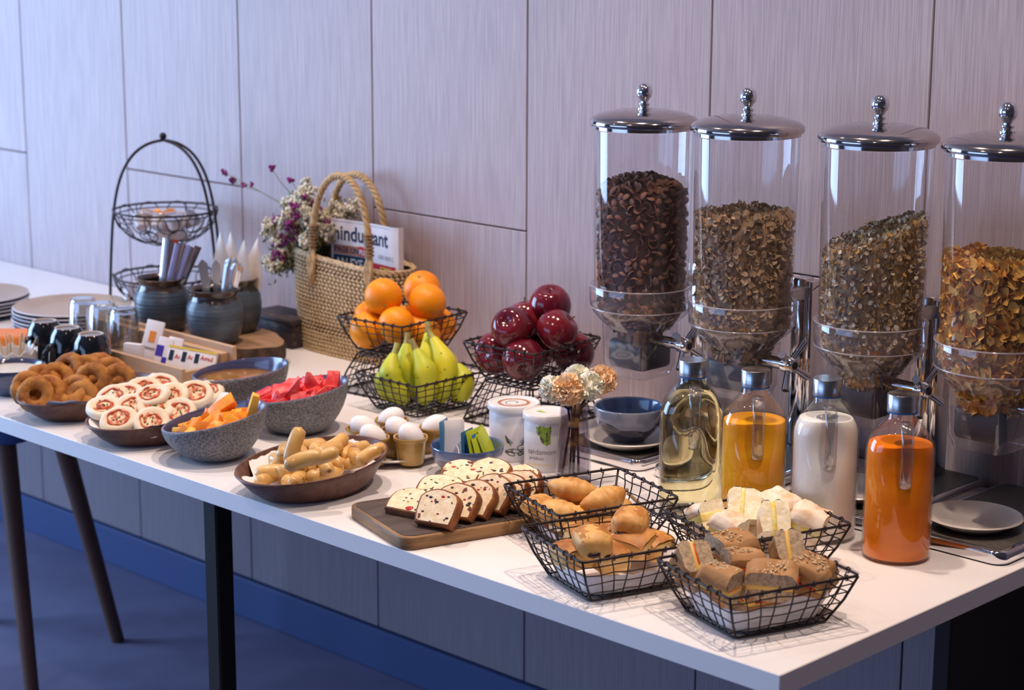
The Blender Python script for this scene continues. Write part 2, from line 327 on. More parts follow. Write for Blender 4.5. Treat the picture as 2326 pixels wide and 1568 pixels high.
CR = Vector((cos(YAW), sin(YAW), 0)); CH = Vector((-sin(YAW), cos(YAW), 0))   # towards the room's right-hand corner and towards the wall corner

# ------------------------------------------------------------------ the setting
PW = .4575
wb = MB(); wb.box((-2.4, D+.035, 1.45), (8.0, .03, 2.9)); wall = struct('wall_back', wb, 'seam')
def panel(x0, x1, z0, z1, pm='panel'):
    m = MB(); g = .0015; wd, ht = x1-x0-2*g, z1-z0-2*g
    m.box((0, 0, 0), (wd, .020, ht), bev=.0012, seg=1)
    o = part('wall_panel', m, pm, wall, 30, loc=((x0+x1)/2, D+.010, (z0+z1)/2)); return o
k = -4
while True:
    x1 = -.400-PW*k; x0 = x1-PW; k += 1
    if x0 < -6.0: break
    zs = T+.306
    panel(x0, x1, .10, T-.02, 'panel_shaded')
    if (k-1) % 2 == 0: panel(x0, x1, T-.02, zs); panel(x0, x1, zs, 2.88)
    else: panel(x0, x1, T-.02, 2.88)
bb = MB(); bb.box((-2.4, D-.002, .05), (8.0, .02, .10), bev=.003, seg=1); struct('baseboard_back', bb, 'baseboard')
fl = MB(); fl.box((-1.5, -1.5, -.02), (11, 7, .04)); struct('floor', fl, 'floor')

cl = MB(); cl.box((-1.5, -1.5, T+2.06), (11, 7, .04)); struct('ceiling', cl, 'ceiling')

# the counter the whole buffet stands on
ct = thing('buffet_counter', 'long white counter top on black legs carrying the whole breakfast buffet', 'counter', (0, 0, 0))
m = MB(); m.box((-2.9, .4515, -.0155), (5.8, .903, .031), bev=.0012, seg=1); part('counter_top', m, 'counter', ct, 30)
for lx, ly in ((-1.225, .06), (-3.7, .06)):
    m = MB(); m.box((lx, ly, -.031-(T-.031)/2), (.036, .036, T-.031), bev=.003, seg=1); part('leg', m, 'black_steel', ct, 30)
m = MB(); m.box((-.10, .72, -.031-(T-.031)/2), (.03, .36, T-.031), bev=.003, seg=1); part('support_panel', m, 'black_steel', ct, 30)

def stool(loc, rz, label):
    s = thing('stool', label, 'stool', (loc[0], loc[1], -T), rz)
    m = MB(); m.prism(rrect(.34, .30, .06), .55, .61, bev=.02, seg=3); part('seat', m, 'stool_seat', s)
    for sx in (-1, 1):
        for sy in (-1, 1):
            m = MB(); m.tube([(sx*.20, sy*.18, 0), (sx*.11, sy*.10, .56)], [.016, .024], 10); part('leg', m, 'stool_wood', s)
stool((-2.44, .34), radians(25), 'brown stool with splayed legs and navy seat tucked under the counter')

# ------------------------------------------------------------------ cereal dispensers
def loft(m, rows, M=None, closed=True):
    n = len(rows[0]); V = [p for r in rows for p in r]; F = []
    for j in range(len(rows)-1):
        for i in range(n if closed else n-1):
            i2 = (i+1) % n; F.append((j*n+i, j*n+i2, (j+1)*n+i2, (j+1)*n+i))
    return m.add(V, F, M)
def ring(pts, z): return [(x, y, z) for x, y in pts]
def flake_geo(r, bend, sq=.75, k=6):
    V = [(0, 0, 0)]; F = []
    for i in range(k):
        a = 2*pi*i/k; x, y = r*cos(a), r*sq*sin(a); V.append((x, y, bend*(x*x/(r*r))*r))
    for i in range(k): F.append((0, 1+i, 1+(i+1) % k))
    return V, F
def rnd_rot(): return Euler((random.uniform(0, 6.28), random.uniform(0, 6.28), random.uniform(0, 6.28))).to_matrix().to_4x4()
def fill_r(z):                                   # inside radius of hopper, collar and funnel at height z
    if z > .30: return .0775+.003*(z-.30)/.28
    if z > .262: return .0775
    if z > .222: return .050+(.0775-.050)*(z-.222)/.040
    return .046
def cereal_spots(n, top, rmin=.0, zlo=.20):
    out = []
    while len(out) < n:
        if random.random() < .86:
            z = random.uniform(zlo, .53); a = random.uniform(0, 2*pi); r = fill_r(z)-random.uniform(.0, .007)
            x, y = r*cos(a), r*sin(a)
            if z < top(x, y): out.append((x, y, z))
        else:
            a = random.uniform(0, 2*pi); r = .076*sqrt(random.random()); x, y = r*cos(a), r*sin(a); out.append((x, y, top(x, y)+random.uniform(-.004, .004)))
    return out
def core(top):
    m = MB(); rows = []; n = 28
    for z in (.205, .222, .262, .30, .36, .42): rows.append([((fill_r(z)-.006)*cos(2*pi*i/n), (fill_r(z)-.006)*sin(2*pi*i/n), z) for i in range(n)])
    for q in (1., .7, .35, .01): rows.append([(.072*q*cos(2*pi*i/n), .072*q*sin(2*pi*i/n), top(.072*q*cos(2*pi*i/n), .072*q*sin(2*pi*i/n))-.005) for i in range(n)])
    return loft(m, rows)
def dispenser(X, zs, label, content):
    d = thing('cereal_dispenser', label, 'dispenser', (X, .67, 0)); d.scale = (1, 1, zs)
    m = MB(); m.prism(rrect(.196, .335, .022), .0, .021, M=Matrix.Translation((0, .055, 0)), bev=.005, seg=3); tr = part('tray', m, 'chrome', d)
    m = MB(); m.prism(rrect(.176, .315, .014), .0195, .0215, M=Matrix.Translation((0, .055, 0))); part('drip_plate', m, 'drip_plate', tr)
    m = MB(); m.box((0, .17, .17), (.030, .030, .30), bev=.006); m.box((.02, .18, .165), (.012, .04, .30), bev=.002); part('post', m, 'chrome', d)
    m = MB(); m.prism(rrect(.036, .09, .010), .284, .306, M=Matrix.Translation((.0, .125, 0)), bev=.003); part('bracket', m, 'brushed_steel', d)
    m = MB(); m.lathe([(.0815, .300), (.083, .36), (.0855, .575)], 56); hp = part('hopper', m, 'acrylic', d, 180)
    m = MB(); m.lathe([(.0835, .303), (.0885, .303), (.0895, .300), (.0885, .268), (.0865, .262)], 56); cl_ = part('collar', m, 'acrylic_ring', d)
    for rr, zz in ((.0890, .3020), (.0875, .2640)):
        m = MB(); m.tube([(rr*cos(a), rr*sin(a), zz) for a in [i*2*pi/64 for i in range(64)]], .0013, 6, closed=True); part('collar_edge', m, 'acrylic_edge', cl_, 180)
    m = MB(); m.lathe([(.0865, .262), (.083, .255), (.068, .238), (.052, .224)], 48); part('funnel', m, 'acrylic_ring', d)
    m = MB(); loft(m, [ring(rrect(a, a*.95, .014), z) for a, z in ((.104, .232), (.102, .205), (.099, .160), (.090, .150), (.086, .141), (.082, .141))]); part('chute', m, 'acrylic_box', d, 60)
    m = MB(); m.box((.0, .0, .180), (.083, .080, .052), bev=.010, seg=3); part('portion_wheel', m, 'dark_plastic', d)
    # crank with four spokes on the right-hand side
    m = MB(); X2 = RM(0, pi/2, 0); m.lathe([(0, .050), (.0100, .050), (.0100, .086), (.0130, .089), (.0130, .108), (.0105, .111), (0, .111)], 20, M=Matrix.Translation((0, 0, .208)) @ X2); ck = part('crank', m, 'chrome', d)
    for q in range(4):
        a = pi/4+q*pi/2+.2; dy, dz = cos(a), sin(a)
        m = MB(); m.tube([(.100, dy*.008, .208+dz*.008), (.107, dy*.030, .208+dz*.030), (.111, dy*.045, .208+dz*.045)], [.0048, .0056, .0066], 10); part('crank_spoke', m, 'chrome', ck)
    m = MB(); m.lathe([(0, .1112), (.0065, .1112), (.0065, .1122), (0, .1122)], 14, M=Matrix.Translation((0, 0, .208)) @ X2); part('crank_cap', m, 'dark_plastic', ck)
    m = MB(); m.lathe([(.0855, .577), (.0875, .577), (.0875, .583), (.0925, .583), (.0935, .587), (.0925, .592), (.088, .5965), (.075, .602), (.050, .6075), (.02, .610), (0, .610)], 64); ld = part('lid', m, 'lid_steel', d, 50)
    m = MB(); m.lathe([(.012, .609), (.012, .612), (.007, .614), (.0095, .617), (.0095, .620), (.006, .622), (.008, .625), (.0085, .627), (.0130, .632), (.0145, .6395), (.0122, .648), (.007, .653), (0, .6542)], 24); part('lid_knob', m, 'chrome', ld, 60)
    top, mats, cm, n, fr, sq, bend = content
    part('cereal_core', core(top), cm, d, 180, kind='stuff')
    if n:
        fm = MB()
        for x, y, z in cereal_spots(n, top):
            fm.k = random.choices(range(len(mats)), weights=[5, 2, 1.2][:len(mats)])[0]
            V, F = flake_geo(fr*random.uniform(.7, 1.15), bend*random.uniform(-1, 1), sq)
            fm.add(V, F, Matrix.Translation((x, y, z)) @ rnd_rot())
        part('cereal_flakes', fm, mats, d, 180, kind='stuff')
    return d
flat = lambda h, amp=.006, s=30: (lambda x, y: h+amp*nz((x, y, h), s))
d1top = lambda x, y: .468+.026*max(0, 1-(x*x+y*y)/.006)+.004*nz((x, y, 1), 40)
def tilt_top(x, y): s = (x*CR.x+y*CR.y); return .440+.38*s+.004*nz((x, y, 3), 40)
choc = dispenser(-.811, .985, 'cereal dispenser filled with brown chocolate curls, leftmost of the four', (d1top, ['choc_flake'], 'choc_core', 0, .01, .8, .5))
dispenser(-.590, .995, 'cereal dispenser filled with pale brown wheat flakes behind the juice bottles', (flat(.448), ['wheat_a', 'wheat_b'], 'wheat_core', 4200, .0062, .8, .7))
dispenser(-.337, 1.003, 'cereal dispenser of oat muesli with a sloping surface', (tilt_top, ['oat_a', 'oat_b', 'oat_c'], 'oat_core', 4800, .0046, .8, .3))
dispenser(-.117, 1.009, 'cereal dispenser filled with golden corn flakes, cut by the photo edge', (flat(.425), ['corn_a', 'corn_b'], 'corn_core', 2400, .0098, .8, .8))
# chocolate curls seen through the first hopper: the ones facing the room are single things
cg = MB(); V = []; F = []
for j in range(3):
    for i in range(9):
        a = 2*pi*i/9; r = (.0, .0052, .0088)[j]; x, y = r*cos(a), r*.82*sin(a); zz = .55*(x*x+y*y)/.0088-.0022; V.append((x, y, zz))
V2 = V[9:]; V = [(0, 0, -.0022)]+V2; n9 = 9
for i in range(9): F.append((0, 1+i, 1+(i+1) % 9)); F.append((1+i, 10+i, 10+(i+1) % 9, 1+(i+1) % 9))
cg.add(V, F); V3 = [(x*.97, y*.97, z-.0013) for x, y, z in V]; cg.add(V3, [f[::-1] for f in F])
for i in range(9): cg.f.append((10+i, 10+(i+1) % 9, len(V)+10+(i+1) % 9, len(V)+10+i)[::-1]); cg.m.append(0)
cme = cg.mesh('chocolate_curl', 'choc_flake', 60)
rest = MB(); random.seed(21); npc = 0; taken = []
cands = []
for _ in range(5200):
    z = random.uniform(.222, .50); a = random.uniform(0, 2*pi)
    if random.random() < .2: r = .072*sqrt(random.random()); x, y = r*cos(a), r*sin(a); z = d1top(x, y)+.001
    else:
        r = fill_r(z)-.007; x, y = r*cos(a), r*sin(a)
        if z > d1top(x, y): continue
    if all((x-q[0])**2+(y-q[1])**2+(z-q[2])**2 > .0096**2 for q in cands): cands.append((x, y, z))
for x, y, z in cands:
    nrm = Vector((x, y, 0)).normalized() if z < d1top(x, y)-.002 else Vector((0, 0, 1))
    q = nrm.to_track_quat('Z', 'Y').to_matrix().to_4x4() @ Euler((random.gauss(0, .75), random.gauss(0, .75), random.uniform(0, 6.28))).to_matrix().to_4x4()
    if random.random() < .4: q = q @ RM(pi)
    front = (x*CH.x+y*CH.y) < .012
    if front and npc < 290:
        npc += 1
        o = link(bpy.data.objects.new('chocolate_curl', cme)); o.location = (-.811+x, .67+y, T+z*.985); o.rotation_euler = q.to_euler()
        tag(o, 'small brown chocolate curl heaped in the leftmost cereal dispenser', 'cereal', 'chocolate curls in the leftmost dispenser')
    else: rest.add(cg.v, cg.f, Matrix.Translation((x, y, z)) @ q)
part('cereal_curls', rest, 'choc_flake', choc, 60, kind='stuff')

# plates and the bowl on the dispenser trays
def dish(r, h, lip=.005): return [(0, 0), (r*.62, 0), (r*.66, .002), (r*.95, h-.003), (r, h), (r-.002, h+.002), (r*.94, h-.0005), (r*.64, lip), (0, lip)]
def cream(x, y, z, r, label): 
    p = thing('cream_plate', label, 'plate', (x, y, z)); m = MB(); m.lathe(dish(r, .016), 56); part('plate_body', m, 'cream_plate', p, 50); return p
cream(-.795, .625, .022, .076, 'cream plate under the blue bowl on the leftmost dispenser tray')
cream(-.121, .645, .022, .074, 'empty cream plate on the rightmost dispenser tray')
cream(-.337, .645, .022, .074, 'cream plate on a dispenser tray, glimpsed between milk and orange juice bottles')
cream(-.590, .650, .022, .072, 'cream plate on a dispenser tray behind the mango juice bottle')
def glazed_bowl(name, label, x, y, z, r, h, foot=.5, up='glaze_grey'):
    b = thing(name, label, 'bowl', (x, y, z)); 
    k = lambda t: r*(foot+(1-foot)*(sin(t*pi/2))**.75)
    m = MB(); m.lathe([(0, 0), (r*foot*.95, 0)]+[(k(t), .004+(h*.52-.004)*t/.52) for t in (.05, .15, .3, .45, .52)], 48, fn=lambda x, y, z, a: (x, y, z+(.004*sin(3*a)+.002*sin(7*a) if z > h*.5 else 0))); part('lower_glaze', m, 'glaze_dark', b, 60)
    m = MB(); m.lathe([(k(t), .004+(h*.52-.004)*t/.52) if t <= .52 else (k(t), h*t) for t in (.50, .52, .65, .8, .95)]+[(r, h-.002), (r-.0015, h), (r-.004, h-.002)], 48, fn=lambda x, y, z, a: (x, y, z+(.004*sin(3*a)+.002*sin(7*a) if z < h*.55 else 0))); part('upper_glaze', m, up, b, 60)
    m = MB(); m.lathe([(r-.004, h-.002)]+[(k(t)-.005, max(h*t, .006)) for t in (.9, .7, .5, .3, .12)]+[(0, .006)], 48); part('inside', m, 'glaze_blue', b, 60)
    return b
glazed_bowl('blue_bowl', 'blue glazed bowl on a cream plate under the chocolate cereal dispenser', -.797, .628, .030, .062, .062, .48)

# ------------------------------------------------------------------ bottles
BANG = atan2(-CH.y, -CH.x)
def indent(x, y, z, a):
    r = sqrt(x*x+y*y)
    if r < 1e-6: return (x, y, z)
    da = (a-BANG+pi) % (2*pi)-pi
    k = exp(-(da/.62)**2)*exp(-((z-.158)/.032)**2)*.021*min(1, r/.05)
    return (x*(r-k)/r, y*(r-k)/r, z)
GP = [(0, .001), (.030, .0), (.045, 0), (.0505, .006)]+[(.0505, .02+.01*i) for i in range(15)]+[(.0495, .168), (.047, .177), (.043, .185), (.037, .193), (.030, .201), (.0245, .207), (.021, .213), (.0205, .222)]
def bottle(x, y, label, liquid, level, lname):
    b = thing('glass_bottle', label, 'bottle', (x, y, 0))
    m = MB(); m.lathe(GP, 64, fn=indent); part('bottle_glass', m, 'bottle_glass', b, 180)
    R = [(max(r-.0025, 0), max(z, .006)) for r, z in GP if z < level]
    def rad(zz):
        for (r0, z0), (r1, z1) in zip(GP[4:], GP[5:]):
            if z0 <= zz <= z1: return r0+(r1-r0)*(zz-z0)/max(1e-9, z1-z0)-.0025
        return .018
    m = MB(); m.lathe(R+[(rad(level), level), (rad(level)*.97, level+.0004), (0, level)], 64, fn=indent); part(lname, m, liquid, b, 60)
    # strap handle standing in the scooped side
    c, s = cos(BANG), sin(BANG); P = []
    for r, z in ((.020, .207), (.028, .209), (.038, .206), (.046, .198), (.0495, .185), (.050, .165), (.050, .145), (.0495, .128), (.046, .119), (.040, .115)): P.append((r*c, r*s, z))
    m = MB(); m.tube(P, .0090, 14, sq=(1., .42)); part('handle', m, 'handle_glass', b, 60)
    m = MB(); m.lathe([(.0208, .2195), (.0222, .2195), (.0222, .2215), (.0208, .2215)], 32); part('seal_ring', m, 'cap_seal', b)
    m = MB(); m.lathe([(0, .2212), (.0215, .2212), (.0222, .222), (.0222, .246), (.0214, .247), (0, .247)], 40); part('cap', m, 'brushed_steel', b, 40)
bottle(-.515, .452, 'capped glass bottle of clear pale yellow cordial, leftmost of the bottles', 'cordial', .214, 'cordial')
bottle(-.405, .468, 'capped glass bottle of mango juice beside the pale cordial bottle', 'juice_mango', .168, 'juice')
bottle(-.294, .499, 'capped glass bottle of milk between the two juice bottles', 'milk', .186, 'milk')
bottle(-.160, .496, 'capped glass bottle of deep orange juice nearest the right end', 'juice_orange', .173, 'juice')

# ------------------------------------------------------------------ wire baskets
random.seed(3)
def basket(name, label, loc, rz, w, d, h, tw, td, group=None):
    """flared basket: rim w x d at height h, floor tw x td"""
    b = thing(name, label, 'basket', loc, rz, group)
    def c4(k, z): return [Vector((sx*(tw+(w-tw)*k)/2, sy*(td+(d-td)*k)/2, z)) for sx, sy in ((-1, -1), (1, -1), (1, 1), (-1, 1))]
    def rect(k, z, r=.008, n=3):
        P = [(p[0], p[1], z) for p in rrect(tw+(w-tw)*k, td+(d-td)*k, r, n)]; return P
    m = MB(); m.tube(rect(1, h), .0021, 8, closed=True); part('rim', m, 'wire', b, 180)
    m = MB(); m.tube(rect(0, .003), .0018, 8, closed=True); part('floor_ring', m, 'wire', b, 180)
    A, B = c4(1, h), c4(0, .003)
    for i in range(4):
        m = MB(); m.tube([A[i]*.985, (A[i]+B[i])/2+Vector((0, 0, -.002)), B[i]*.97], .0018, 8); part('corner_post', m, 'wire', b, 180)
    for i in range(4):
        j = (i+1) % 4; n = 6 if i % 2 == 0 else 7
        out = Vector(((0, -1), (1, 0), (0, 1), (-1, 0))[i]+(0,))
        for q in range(n):
            t = (q+1)/(n+1)+random.uniform(-.018, .018); tb = t+random.uniform(-.03, .03)
            p = A[i].lerp(A[j], t); e = B[i].lerp(B[j], tb); mid = p.lerp(e, .5)+out*.003+Vector((0, 0, random.uniform(-.002, .002)))
            ax = (A[j]-A[i]).normalized(); loop = []
            for g in range(7):                     # hook wound round the rim
                an = pi*1.9*g/6; loop.append(p+out*(-.0038*cos(an))+Vector((0, 0, .0038*sin(an)))+ax*(.0035*(1-g/6)))
            m = MB(); m.tube(loop+[p.lerp(mid, .5), mid, mid.lerp(e, .6), e], .00105, 6); part('upright_wire', m, 'wire', b, 180)
    for q in range(4):
        k = (.18, .42, .63, .83)[q]; P = []
        base = c4(k, .003+(h-.003)*k); sd = random.uniform(0, 50)
        for i in range(4):
            j = (i+1) % 4
            for g in range(8): 
                v = base[i].lerp(base[j], g/8); bulge = sin(pi*g/8)*.003; o2 = Vector((v.x, v.y, 0)).normalized()
                P.append(v+o2*bulge+Vector((0, 0, .0035*nz((v.x*30+sd, v.y*30, 0), 1.))))
        m = MB(); m.tube(P, .00095, 6, closed=True); part('cross_wire', m, 'wire', b, 180)
    for q in range(6):
        t = (q+1)/7; m = MB(); m.tube([B[0].lerp(B[1], t), B[3].lerp(B[2], t)+Vector((random.uniform(-.004, .004), 0, 0))], .001, 6); part('floor_wire', m, 'wire', b, 180)
    for q in range(6):
        t = (q+1)/7; m = MB(); m.tube([B[0].lerp(B[3], t)+Vector((0, 0, .0015)), B[1].lerp(B[2], t)+Vector((0, random.uniform(-.004, .004), .0015))], .001, 6); part('floor_wire', m, 'wire', b, 180)
    return b
RB = radians(-18.5)
BK = {'cro': (-.5445, .2485), 'pain': (-.379, .117), 'white': (-.286, .3235), 'brown': (-.150, .145)}
pb = basket('wire_basket', 'dark wire basket of croissants beside the bread board', (*BK['cro'], 0), RB, .180, .205, .070, .126, .148, 'pastry and sandwich baskets')
dup(pb, (*BK['pain'], 0), RB, 'dark wire basket of chocolate pastries in front of the croissants')
dup(pb, (*BK['white'], 0), RB, 'dark wire basket of white sandwiches in front of the juice bottles')
dup(pb, (*BK['brown'], 0), RB, 'dark wire basket of seeded brown sandwiches nearest the counter corner')
FB = {'or': (-1.44, .685), 'ap': (-1.095, .695), 'ba': (-1.305, .612)}
fb = basket('wire_basket', 'dark wire basket of bananas standing on the counter', (*FB['ba'], 0), radians(1), .172, .198, .070, .118, .142, 'fruit baskets')
dup(fb, (*FB['or'], .082), radians(6), 'dark wire basket of oranges raised on an upturned basket')
dup(fb, (*FB['ap'], .082), radians(5), 'dark wire basket of red apples raised on an upturned basket')
dup(fb, (FB['or'][0], FB['or'][1], .080), (pi, 0, radians(6)), 'upturned dark wire basket under the oranges', scale=(1, 1, 1.1))
dup(fb, (FB['ap'][0], FB['ap'][1], .080), (pi, 0, radians(5)), 'upturned dark wire basket under the apples', scale=(1, 1, 1.1))

def liner(key, label, top, seed, amp=.012):
    m = MB(); R = Matrix.Rotation(RB, 4, 'Z')
    def fn(u, v):
        a = 2*pi*u; c, s = cos(a), sin(a); q = (abs(c)**6+abs(s)**6)**(-1/6)
        z = .006+(top+amp*nz((c*2, s*2, seed), 1.2)-.006)*max(0, (v-.35)/.65); k = min(1, v/.35)
        g = z/.07; hw = (.118+(.172-.118)*g)/2-.004; hd = (.140+(.197-.140)*g)/2-.004
        wr = .002*nz((c*5, s*5, z*60+seed), 1.)
        return (c*q*hw*k+wr*c, s*q*hd*k+wr*s, z)
    m.surf(fn, 48, 12, cu=True)
    return solo('paper_liner', m, 'paper', label, 'paper', (*BK[key], 0), RB, 'paper liners in baskets and dishes', 180)
liner('pain', 'white paper lining the basket of chocolate pastries', .036, 4)
liner('brown', 'white paper lining the basket of brown sandwiches', .040, 9, .016)
liner('white', 'white paper lining the basket of white sandwiches', .022, 2)
liner('cro', 'white paper lining the basket of croissants', .018, 7)

# ------------------------------------------------------------------ pastries
def croissant_mb(L, r, bend, seed):
    m = MB(); P = []; R = []; N = 36
    for i in range(N+1):
        t = -1+2*i/N; seg = abs(((t*3.2+10) % 1)-.5)*2
        P.append((t*L/2, bend*t*t*L, 0)); R.append(max(.0015, r*(1-abs(t)**2.1*.82)*(1+.10*(1-seg)-.02)))
    m.tube(P, R, 18)
    m.v = [(x, y, z*.86+.0012*nz((x, y, z), 180)) for x, y, z in m.v]; return m
def croissant(loc, rot, label, L=.082, r=.021, bend=.12):
    solo('croissant', croissant_mb(L, r, bend, 0), 'croissant', label, 'croissant', loc, rot, 'croissants in the wire basket', 180)
croissant((-0.592, 0.261, 0.060), (0, .08, radians(30)), 'golden croissant lying topmost at the back of the croissant basket')
croissant((-0.528, 0.265, 0.056), (.25, -.15, radians(78)), 'golden croissant leaning at the right of the croissant basket', .080, .022)
croissant((-0.564, 0.199, 0.042), (0, 0, radians(20)), 'browned croissant at the front of the croissant basket', .085, .023)
croissant((-0.603, 0.200, 0.044), (0, .2, radians(105)), 'golden croissant at the left side of the croissant basket')
croissant((-0.549, 0.249, 0.030), (0, 0, radians(60)), 'croissant low in the middle of the croissant basket')
croissant((-0.608, 0.279, 0.026), (0, 0, radians(0)), 'croissant at the bottom of the croissant basket')
croissant((-0.545, 0.310, 0.026), (0, 0, radians(95)), 'croissant low against the right rim of the croissant basket')
def choc_roll(loc, rot, label):
    p = thing('chocolate_roll', label, 'pastry', loc, rot, 'small chocolate rolls')
    m = MB(); sg = lambda v, e: (abs(v)**e)*(1 if v >= 0 else -1)
    def fn(u, v):
        a, b = 2*pi*u, pi*(v-.5); x = .030*sg(cos(b), .62)*sg(cos(a), .62); y = .0265*sg(cos(b), .62)*sg(sin(a), .62); z = .0185*sg(sin(b), .75)
        z += .0040*(z > 0)*cos(y/.0265*1.5); k = .0011*sin(z*900+x*60) if abs(z) < .012 else 0
        return (x*(1+k*12)+.0010*nz((x, y, z), 110), y*(1+k*8), z+.0012*nz((x, y, z), 80))
    m.surf(fn, 40, 18, cu=True); part('crust', m, 'croissant', p, 180)
    t = MB(); t.surf(lambda u, v: ((u-.5)*.050, (v-.5)*.044, .0218-.013*((2*u-1)**4+(2*v-1)**4)*.5+.0010*nz((u*4, v*4, .3), 2.)), 12, 10); part('browned_top', t, 'pastry', p, 180)
    for (y, z, a, b, c) in ((-.0050, -.0050, .0050, .0115, .0046), (.0130, -.0085, .0040, .0050, .0030)):
        m = MB(); m.blob((.0278-abs(y)*.10, y, z), (a, b, c), 12, 9, fn=lambda d: 1+.45*nz(d+Vector((y*300, 0, 0)), 2.2)); part('chocolate_stick', m, 'chocolate', p, 180)
    return p
choc_roll((-0.403, 0.179, 0.066), (0, .1, radians(-62)), 'small chocolate roll perched highest in the chocolate pastry basket')
choc_roll((-0.390, 0.083, 0.062), (0, .12, radians(-30)), 'small chocolate roll lying on flaky squares at the basket front')
def flaky(loc, rot, label, s=(.062, .050, .034)):
    m = MB(); m.box((0, 0, 0), s, bev=.012, seg=4); m.v = [(x*(1-.25*max(0, z)/.02*0), y, z+.0025*nz((x, y, z), 60)) for x, y, z in m.v]
    p = thing('flaky_pastry', label, 'pastry', loc, rot, 'flaky pastries under the chocolate rolls')
    t = MB(); t.surf(lambda u, v: ((u-.5)*s[0]*.96, (v-.5)*s[1]*.96, s[2]/2+.0028-.010*((2*u-1)**4+(2*v-1)**4)*.55+.0025*nz(((u-.5)*s[0], (v-.5)*s[1], .5), 90)), 14, 12)
    part('pastry_body', m, 'pastry_side', p, 60); part('browned_top', t, 'pastry', p, 180); return p
flaky((-0.418, 0.072, 0.040), (.05, -.1, radians(-20)), 'flaky square pastry at the front corner of the chocolate pastry basket')
flaky((-0.385, 0.110, 0.036), (0, .05, radians(-15)), 'flaky pastry in the middle of the chocolate pastry basket front')
flaky((-0.389, 0.168, 0.044), (.25, .1, radians(10)), 'dark browned flaky pastry under the highest chocolate roll')
flaky((-0.379, 0.198, 0.034), (0, 0, radians(-5)), 'flaky pastry at the right end of the chocolate pastry basket')
flaky((-0.473, 0.161, 0.034), (0, 0, radians(60)), 'flaky pastry hidden behind the chocolate pastry basket front')
flaky((-0.457, 0.210, 0.030), (0, 0, radians(30)), 'flaky pastry at the back of the chocolate pastry basket')

# ------------------------------------------------------------------ sandwiches
def half(wx, wy, hz, round_up, seed, white):
    """half a roll: low crust dome with rounded far edges, torn square on the cut sides; faces 0 crust, 1 crumb"""
    m = MB(); nu, nv = 14, 12
    def top(u, v):
        x, y = (u-.5)*wx, (v-.5)*wy; e = max(0, (abs(2*v-1) if not white else 2*v-1)-.62)/.38; f = max(0, (2*u-1)-.62)/.38
        s_ = 1+.10*nz((x, y, seed), 28)
        return (x*s_-.10*wx*f*f*nz((y, seed, 0), 60), y*s_, hz*(1-.50*e**2.2-.45*f**2.2)+.0042*nz((x, y, seed), 38)+.0012*nz((x, y, seed), 130))
    m.surf(top, nu, nv); m.k = 1
    m.surf(lambda u, v: (lambda p: (p[0], p[1], 0))(top(u, v)), nu, nv)
    for side in (0, 1):
        m.k = 1 if (white and side == 0) else 0
        m.surf(lambda u, v: (lambda p: (p[0], p[1]+(.0015*sin(pi*v))*(1 if side else -.3), p[2]*v))(top(u, side)), nu, 5)
    m.k = 0; m.surf(lambda u, v: (lambda p: (p[0], p[1], p[2]*v))(top(1, u)), nv, 4)
    m.k = 1; m.surf(lambda u, v: (lambda p: (p[0]-.0016*abs(nz((u*9, v*9, seed), 1)), p[1], p[2]*v))(top(0, u)), nv, 6)
    if not round_up: m.v = [(x, y, -z) for x, y, z in m.v]
    return m
def sandwich(kind, loc, rot, label, wx=.052, wy=.045, h=.020, fill=.008, seeds=True):
    W = kind == 'white'; s = thing('sandwich', label, 'sandwich', loc, rot, kind+' bread sandwiches in the wire basket')
    sd = random.uniform(0, 99); cr, cm = ('white_crust', 'white_crumb') if W else ('brown_crust', 'brown_crumb')
    u = half(wx, wy, h, True, sd, W); u.v = [(x, y, z+fill/2) for x, y, z in u.v]; tp = part('bread_top', u, [cr, cm], s, 50)
    l = half(wx, wy, h*.85, False, sd+5, W); l.v = [(x, y, z-fill/2) for x, y, z in l.v]; part('bread_bottom', l, [cr, cm], s, 50)
    m = MB(); m.box((-.001, 0, 0), (wx*.98, wy*.97, fill*1.05), bev=.0015, seg=2); m.v = [(x-.0018*abs(nz((x, y, z), 200)), y, z+.0008*nz((x, y, z), 160)) for x, y, z in m.v]
    part('filling', m, 'egg_fill' if W else 'cheese', s, 60)
    if not W:
        m = MB(); m.box((-wx*.42, wy*.05, fill*.25), (wx*.2, wy*.72, .003), bev=.001); m.box((0, -wy*.46, fill*.1), (wx*.6, wy*.14, .0028), bev=.001); part('red_pepper', m, 'red_pepper', s, 60, label='strips of red pepper', kind='stuff')
        if seeds:
            m = MB()
            for _ in range(85):
                U, V = random.random(), random.random(); x, y = (U-.5)*wx*.94, (V-.5)*wy*.9; e = max(0, abs(2*V-1)-.55)/.45; f = max(0, (2*U-1)-.5)/.5
                z = fill/2+h*(1-.55*e**2-.5*f**2)+.0022*nz((x, y, sd), 55)+.0004
                m.k = 0 if random.random() < .62 else 1; g = .0018 if m.k == 0 else .0011
                m.blob((x, y, z), (g*1.5, g*.8, g*.45), 6, 4, M=None)
            part('seeds', m, ['oat_seed', 'dark_seed'], tp, 180, kind='stuff')
    return s
def cut_out(yaw=0, tilt=0, stand=True):
    """cut end turned to the room; stand: filling upright, else lying"""
    z = Vector((0, 0, 1)); B = Matrix((CH, z, CR)).transposed() if stand else Matrix((CH, -CR, z)).transposed()
    return tuple((Matrix.Rotation(yaw, 3, 'Z') @ Matrix.Rotation(-tilt, 3, CR) @ B).to_euler())
sandwich('white', (-0.370, 0.307, 0.050), cut_out(.5, .5, False), 'crumbly white sandwich with egg spilling out, at the left of its basket', .056, .046, .018, .012)
sandwich('white', (-0.336, 0.355, 0.062), cut_out(-.15, .75), 'tall white sandwich standing on end, highest in its basket', .050, .052, .022, .006)
